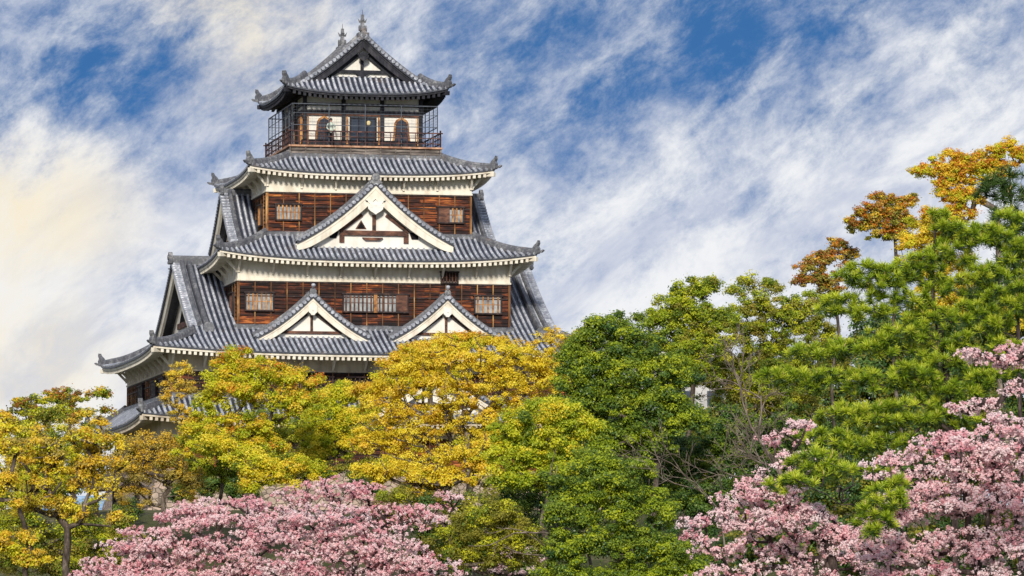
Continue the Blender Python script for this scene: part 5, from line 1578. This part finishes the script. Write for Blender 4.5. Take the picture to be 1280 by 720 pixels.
broadleaf('leafy_tree', 'shadowy low green tree under the moss green bush tree', GRN, 226, 600,
          [(560, 690, 50, 36), (620, 690, 50, 36), (680, 700, 40, 30), (520, 640, 50, 30), (600, 640, 50, 30)],
          [(L_DEEP, 2), (L_MOSS, 3)], [], rc=0.5, dens=0.42, leaves=120, L=0.16, trunk=0.18)
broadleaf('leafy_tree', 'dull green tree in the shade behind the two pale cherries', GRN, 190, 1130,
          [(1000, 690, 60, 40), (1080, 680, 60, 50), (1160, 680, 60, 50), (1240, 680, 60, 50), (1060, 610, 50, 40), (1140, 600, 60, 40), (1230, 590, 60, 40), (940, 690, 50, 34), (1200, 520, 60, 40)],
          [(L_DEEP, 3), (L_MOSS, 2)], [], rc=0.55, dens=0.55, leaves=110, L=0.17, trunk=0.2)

# ---- shrubs on the bank below the stone base
for (x, y, rx, ry, lab) in ((272, 604, 26, 16, 'dark green shrub on the bare bank below the stone base, widest of the shrubs'), (226, 614, 16, 10, 'small dark green shrub beside the olive brown tree trunk'), (306, 612, 16, 12, 'dark green shrub under the low yellow tree'), (160, 632, 14, 8, 'dull green shrub near the little roofed gate'), (452, 606, 18, 10, 'dark green shrub beneath the lime green tree')):
    broadleaf('shrub', lab, 'shrubs on the bank', 262, x, [(x, y, rx, ry), (x - rx * 0.5, y + 5, rx * 0.6, ry * 0.8), (x + rx * 0.5, y + 5, rx * 0.6, ry * 0.8)],
              [(L_DEEP, 3), (L_GREEN, 1), (L_MOSS, 1)], [], rc=0.34, dens=0.6, leaves=110, L=0.12, trunk=0.06, cat='shrub')
# ------------------------------------------------------------------ people on the gallery
SKIN = material('skin', lambda k: principled(k, (0.62, 0.36, 0.26), 0.55, 0.3))
CLOTH_PALE = material('pale_green_jacket', lambda k: principled(k, k.ramp(k.noise(objc(k), 9, 3, 0.6), [(0.35, (0.42, 0.52, 0.44)), (0.65, (0.66, 0.72, 0.64))]), 0.85, 0.2))
CLOTH_RED = material('dull_red_jacket', lambda k: principled(k, k.ramp(k.noise(objc(k), 9, 3, 0.6), [(0.35, (0.20, 0.05, 0.05)), (0.65, (0.30, 0.09, 0.08))]), 0.85, 0.2))
CLOTH_DARK = material('dark_trousers', lambda k: principled(k, (0.02, 0.022, 0.03), 0.85, 0.2))
HAIR = material('dark_hair', lambda k: principled(k, (0.012, 0.010, 0.010), 0.6, 0.3))
CAP = material('orange_red_cap', lambda k: principled(k, (0.55, 0.13, 0.06), 0.7, 0.3))


def person(label, loc, rz, jacket, hat, turn=0.2):
    """standing figure with both hands on the rail in front"""
    root = empty('person', loc, rz); tag(root, label, 'person', None)
    J = {}
    vs_, es, rs = [], [], []
    def v(n, p, r_): J[n] = len(vs_); vs_.append(p); rs.append(r_)
    def e(a, b): es.append((J[a], J[b]))
    v('pelvis', (0, 0, 0.93), (0.155, 0.11)); v('waist', (0, 0.0, 1.08), (0.14, 0.10)); v('chest', (0, 0.01, 1.28), (0.175, 0.115)); v('neckb', (0, 0.0, 1.43), (0.09, 0.08)); v('neck', (0, -0.01, 1.49), (0.052, 0.055))
    v('jaw', (0, -0.03, 1.56), (0.062, 0.072)); v('skull', (0, -0.02, 1.64), (0.076, 0.092)); v('crownp', (0, -0.01, 1.70), (0.055, 0.07))
    for a, b in (('pelvis', 'waist'), ('waist', 'chest'), ('chest', 'neckb'), ('neckb', 'neck'), ('neck', 'jaw'), ('jaw', 'skull'), ('skull', 'crownp')): e(a, b)
    for s, n in ((-1, 'l'), (1, 'r')):
        v('sh' + n, (s * 0.19, 0.0, 1.38), (0.065, 0.065)); v('el' + n, (s * 0.27, -0.10, 1.13), (0.05, 0.05)); v('wr' + n, (s * 0.21, -0.33, 0.99), (0.034, 0.03)); v('pa' + n, (s * 0.20, -0.40, 0.975), (0.042, 0.022))
        e('chest', 'sh' + n); e('sh' + n, 'el' + n); e('el' + n, 'wr' + n); e('wr' + n, 'pa' + n)
        for q in range(4):
            dx = (q - 1.5) * 0.019; l = (0.062, 0.074, 0.070, 0.054)[q]
            v('f%s%d' % (n, q), (s * 0.20 + dx, -0.40 - l * 0.7, 0.975), (0.009, 0.009)); v('g%s%d' % (n, q), (s * 0.20 + dx, -0.40 - l, 0.945), (0.008, 0.008))
            e('pa' + n, 'f%s%d' % (n, q)); e('f%s%d' % (n, q), 'g%s%d' % (n, q))
        v('t' + n, (s * 0.20 - s * 0.05, -0.38, 0.97), (0.011, 0.011)); v('u' + n, (s * 0.20 - s * 0.062, -0.42, 0.95), (0.009, 0.009)); e('pa' + n, 't' + n); e('t' + n, 'u' + n)
        v('hi' + n, (s * 0.095, 0, 0.86), (0.095, 0.10)); v('kn' + n, (s * 0.11, -0.02, 0.48), (0.062, 0.065)); v('an' + n, (s * 0.115, 0.02, 0.09), (0.042, 0.045)); v('to' + n, (s * 0.13, -0.15, 0.045), (0.045, 0.035))
        e('pelvis', 'hi' + n); e('hi' + n, 'kn' + n); e('kn' + n, 'an' + n); e('an' + n, 'to' + n)
    me = bpy.data.meshes.new('body'); me.from_pydata(vs_, es, [])
    o = bpy.data.objects.new('body', me); col.objects.link(o)
    sk = o.modifiers.new('skin', 'SKIN')
    for i, r_ in enumerate(rs):
        me.skin_vertices[0].data[i].radius = r_
        me.skin_vertices[0].data[i].use_root = (i == 0)
    o.modifiers.new('sub', 'SUBSURF').levels = 1
    dg = bpy.context.evaluated_depsgraph_get()
    m2 = bpy.data.meshes.new_from_object(o.evaluated_get(dg))
    o.modifiers.clear(); o.data = m2
    m2.materials.clear()
    for m_ in (jacket, CLOTH_DARK, SKIN): m2.materials.append(m_)
    for p in m2.polygons:
        c = p.center
        p.use_smooth = True
        p.material_index = 2 if (c.z > 1.475 or c.y < -0.335) and c.z > 0.6 else (1 if c.z < 0.86 else 0)
    o.parent = root
    hm = MB()
    a = np.linspace(0, 2 * math.pi, 13)[:-1]
    rings = []
    for z, r_ in ((1.575, 0.088), (1.63, 0.098), (1.69, 0.092), (1.735, 0.062), (1.755, 0.01)):
        rings.append([(math.cos(x) * r_ * 0.92, 0.012 + math.sin(x) * r_ * 1.08 + (0.03 if z < 1.6 else 0), z + (0.035 if math.sin(x) < -0.3 and z < 1.66 else 0)) for x in a])
    V = np.array(rings).reshape(-1, 3); k = 12
    hm.add(V, [(i * k + j, i * k + (j + 1) % k, (i + 1) * k + (j + 1) % k, (i + 1) * k + j) for i in range(4) for j in range(k)], 0, True)
    if hat: hm.add([(-0.085, -0.075, 1.665), (0.085, -0.075, 1.665), (0.06, -0.19, 1.65), (-0.06, -0.19, 1.65)], [(0, 1, 2, 3)])
    hm.build('cap' if hat else 'hair', HAIR, root)
    fm_ = MB()
    for s in (-1, 1): fm_.box(s * 0.033 - 0.012, s * 0.033 + 0.012, -0.117, -0.105, 1.622, 1.634)
    fm_.build('eyes', HAIR, root)
    nm = MB(); nm.add([(-0.016, -0.108, 1.585), (0.016, -0.108, 1.585), (0, -0.135, 1.588), (0, -0.106, 1.628)], [(0, 1, 2), (0, 2, 3), (2, 1, 3)]); nm.build('nose', SKIN, root)
    mm = MB(); mm.box(-0.024, 0.024, -0.108, -0.098, 1.553, 1.561); mm.build('mouth', CLOTH_RED, root)
    return root


def keep_point(x, y, z):
    c, s = math.cos(KEEP_ROT), math.sin(KEEP_ROT)
    return (KO[0] + x * c - y * s, KO[1] + x * s + y * c, KO[2] + z)
person('person in a pale green jacket and dark cap standing at the gallery rail', keep_point(-2.12, -4.40, ZF), KEEP_ROT, CLOTH_PALE, True)

# ------------------------------------------------------------------ small roofed gate on the bank
def roofed_gate(x, y, d):
    p = at(x, y, d)
    gz = float(ground_height(p[0], p[1]))
    h = p[2] - gz
    root = empty('roofed_gate', (p[0], p[1], gz), R(38))
    tag(root, 'small roofed gate with brown tiles, half hidden among the olive brown twigs', 'gate')
    m_ = MB()
    L_, w_, hr = 1.5, 1.05, h
    prof = [(0, hr), (0.35, hr - 0.34), (0.7, hr - 0.62), (1.05, hr - 0.82)]
    for s in (-1, 1):
        P = np.array([[(s * a, yy, z) for a, z in prof] for yy in np.linspace(-L_, L_, 6)])
        m_.grid(P, 1)
        m_.grid(P - np.array([0, 0, 0.10]), 1)
        for yy in np.arange(-L_ + 0.1, L_, 0.26):
            roll(m_, np.array([(s * a, yy, z + 0.02) for a, z in prof[::-1]]), np.array([0, 1., 0]), 0.07, 0)
    m_.sweep([(0, -L_ - 0.05, hr), (0, L_ + 0.05, hr)], [(-0.13, -0.05), (-0.13, 0.18), (0, 0.27), (0.13, 0.18), (0.13, -0.05)], (1, 0, 0), 0)
    m_.build('roof', [OLDTILE, OLDTILE], root)
    for sx in (-0.6, 0.6):
        for sy in (-1.1, 1.1):
            q = MB(); q.bar((sx, sy, 0), (sx, sy, hr - 0.55), 0.2, 0.2, 0, up=(0, 1, 0)); q.build('post', DARKWOOD, root)
    q = MB(); q.box(-0.75, 0.75, -1.2, 1.2, hr - 0.78, hr - 0.58); q.build('beam', DARKWOOD, root)
    q = MB(); q.add([(-0.85, -1.32, hr - 0.72), (0.85, -1.32, hr - 0.72), (0, -1.32, hr - 0.12), (-0.85, -1.25, hr - 0.72), (0.85, -1.25, hr - 0.72), (0, -1.25, hr - 0.12)], [(0, 1, 2), (3, 5, 4), (0, 3, 4, 1), (1, 4, 5, 2), (2, 5, 3, 0)]); q.build('gable_wall', DARKWOOD, root)
roofed_gate(146, 594, 266)

# ------------------------------------------------------------------ buildings glimpsed beyond the trees
BLUE_ROOF = material('pale_blue_sheet_roof', m_wood((0.10, 0.20, 0.36), (0.22, 0.36, 0.55), (0.50, 0.60, 0.70), (0.6, 0.6, 0.6), 0.5))
CONCRETE = material('pale_concrete', m_plaster((0.50, 0.49, 0.48), (0.30, 0.29, 0.28)))


def town_building(name, label, x, y, d, wpx, depth, roofmat, wallmat, floors, pitched):
    p = at(x, y, d); k = scale_at(d)
    Wd = wpx * k / 2; H = p[2]
    root = empty(name, (p[0], p[1], 0)); tag(root, label, 'building')
    m_ = MB(); m_.box(-Wd, Wd, 0, depth, -0.5, H); m_.build('wall', wallmat, root)
    if pitched:
        m_ = MB(); a = H + 1.1
        m_.add([(-Wd - 0.4, -0.5, H - 0.1), (Wd + 0.4, -0.5, H - 0.1), (Wd + 0.4, depth / 2, a + 0.5), (-Wd - 0.4, depth / 2, a + 0.5), (-Wd - 0.4, depth + 0.5, H - 0.1), (Wd + 0.4, depth + 0.5, H - 0.1)], [(0, 1, 2, 3), (3, 2, 5, 4), (0, 3, 4), (1, 5, 2), (0, 4, 5, 1)])
        for i in range(int(2 * Wd / 0.9)):
            xx = -Wd + 0.9 * i + 0.3
            m_.bar((xx, -0.5, H - 0.04), (xx, depth / 2, a + 0.55), 0.06, 0.06)
        m_.build('roof', roofmat, root)
    else:
        m_ = MB(); m_.box(-Wd - 0.25, Wd + 0.25, -0.25, depth + 0.25, H + 0.002, H + 0.45); m_.build('roof', roofmat, root)
    fh = H / floors
    n = max(2, int(Wd * 2 / 2.6))
    for f in range(floors):
        for i in range(n):
            cx = -Wd + (i + 0.5) * 2 * Wd / n
            z0 = f * fh + 0.9
            q = MB(); q.box(cx - 0.75, cx + 0.75, -0.08, 0.04, z0, z0 + 1.35); wn = q.build('window', STEEL, root)
            q = MB(); q.box(cx - 0.66, cx + 0.66, -0.095, -0.082, z0 + 0.08, z0 + 1.27); q.build('pane', GLASS, wn)
    return root
town_building('low_building', 'low white building with a pale blue sheet roof, glimpsed between the golden tree trunks', 118, 642, 410, 120, 8, BLUE_ROOF, WHITE, 4, True)
town_building('town_building', 'pale concrete building glimpsed through gaps of the green treetops', 838, 434, 430, 150, 12, CONCRETE, CONCRETE, 9, False)
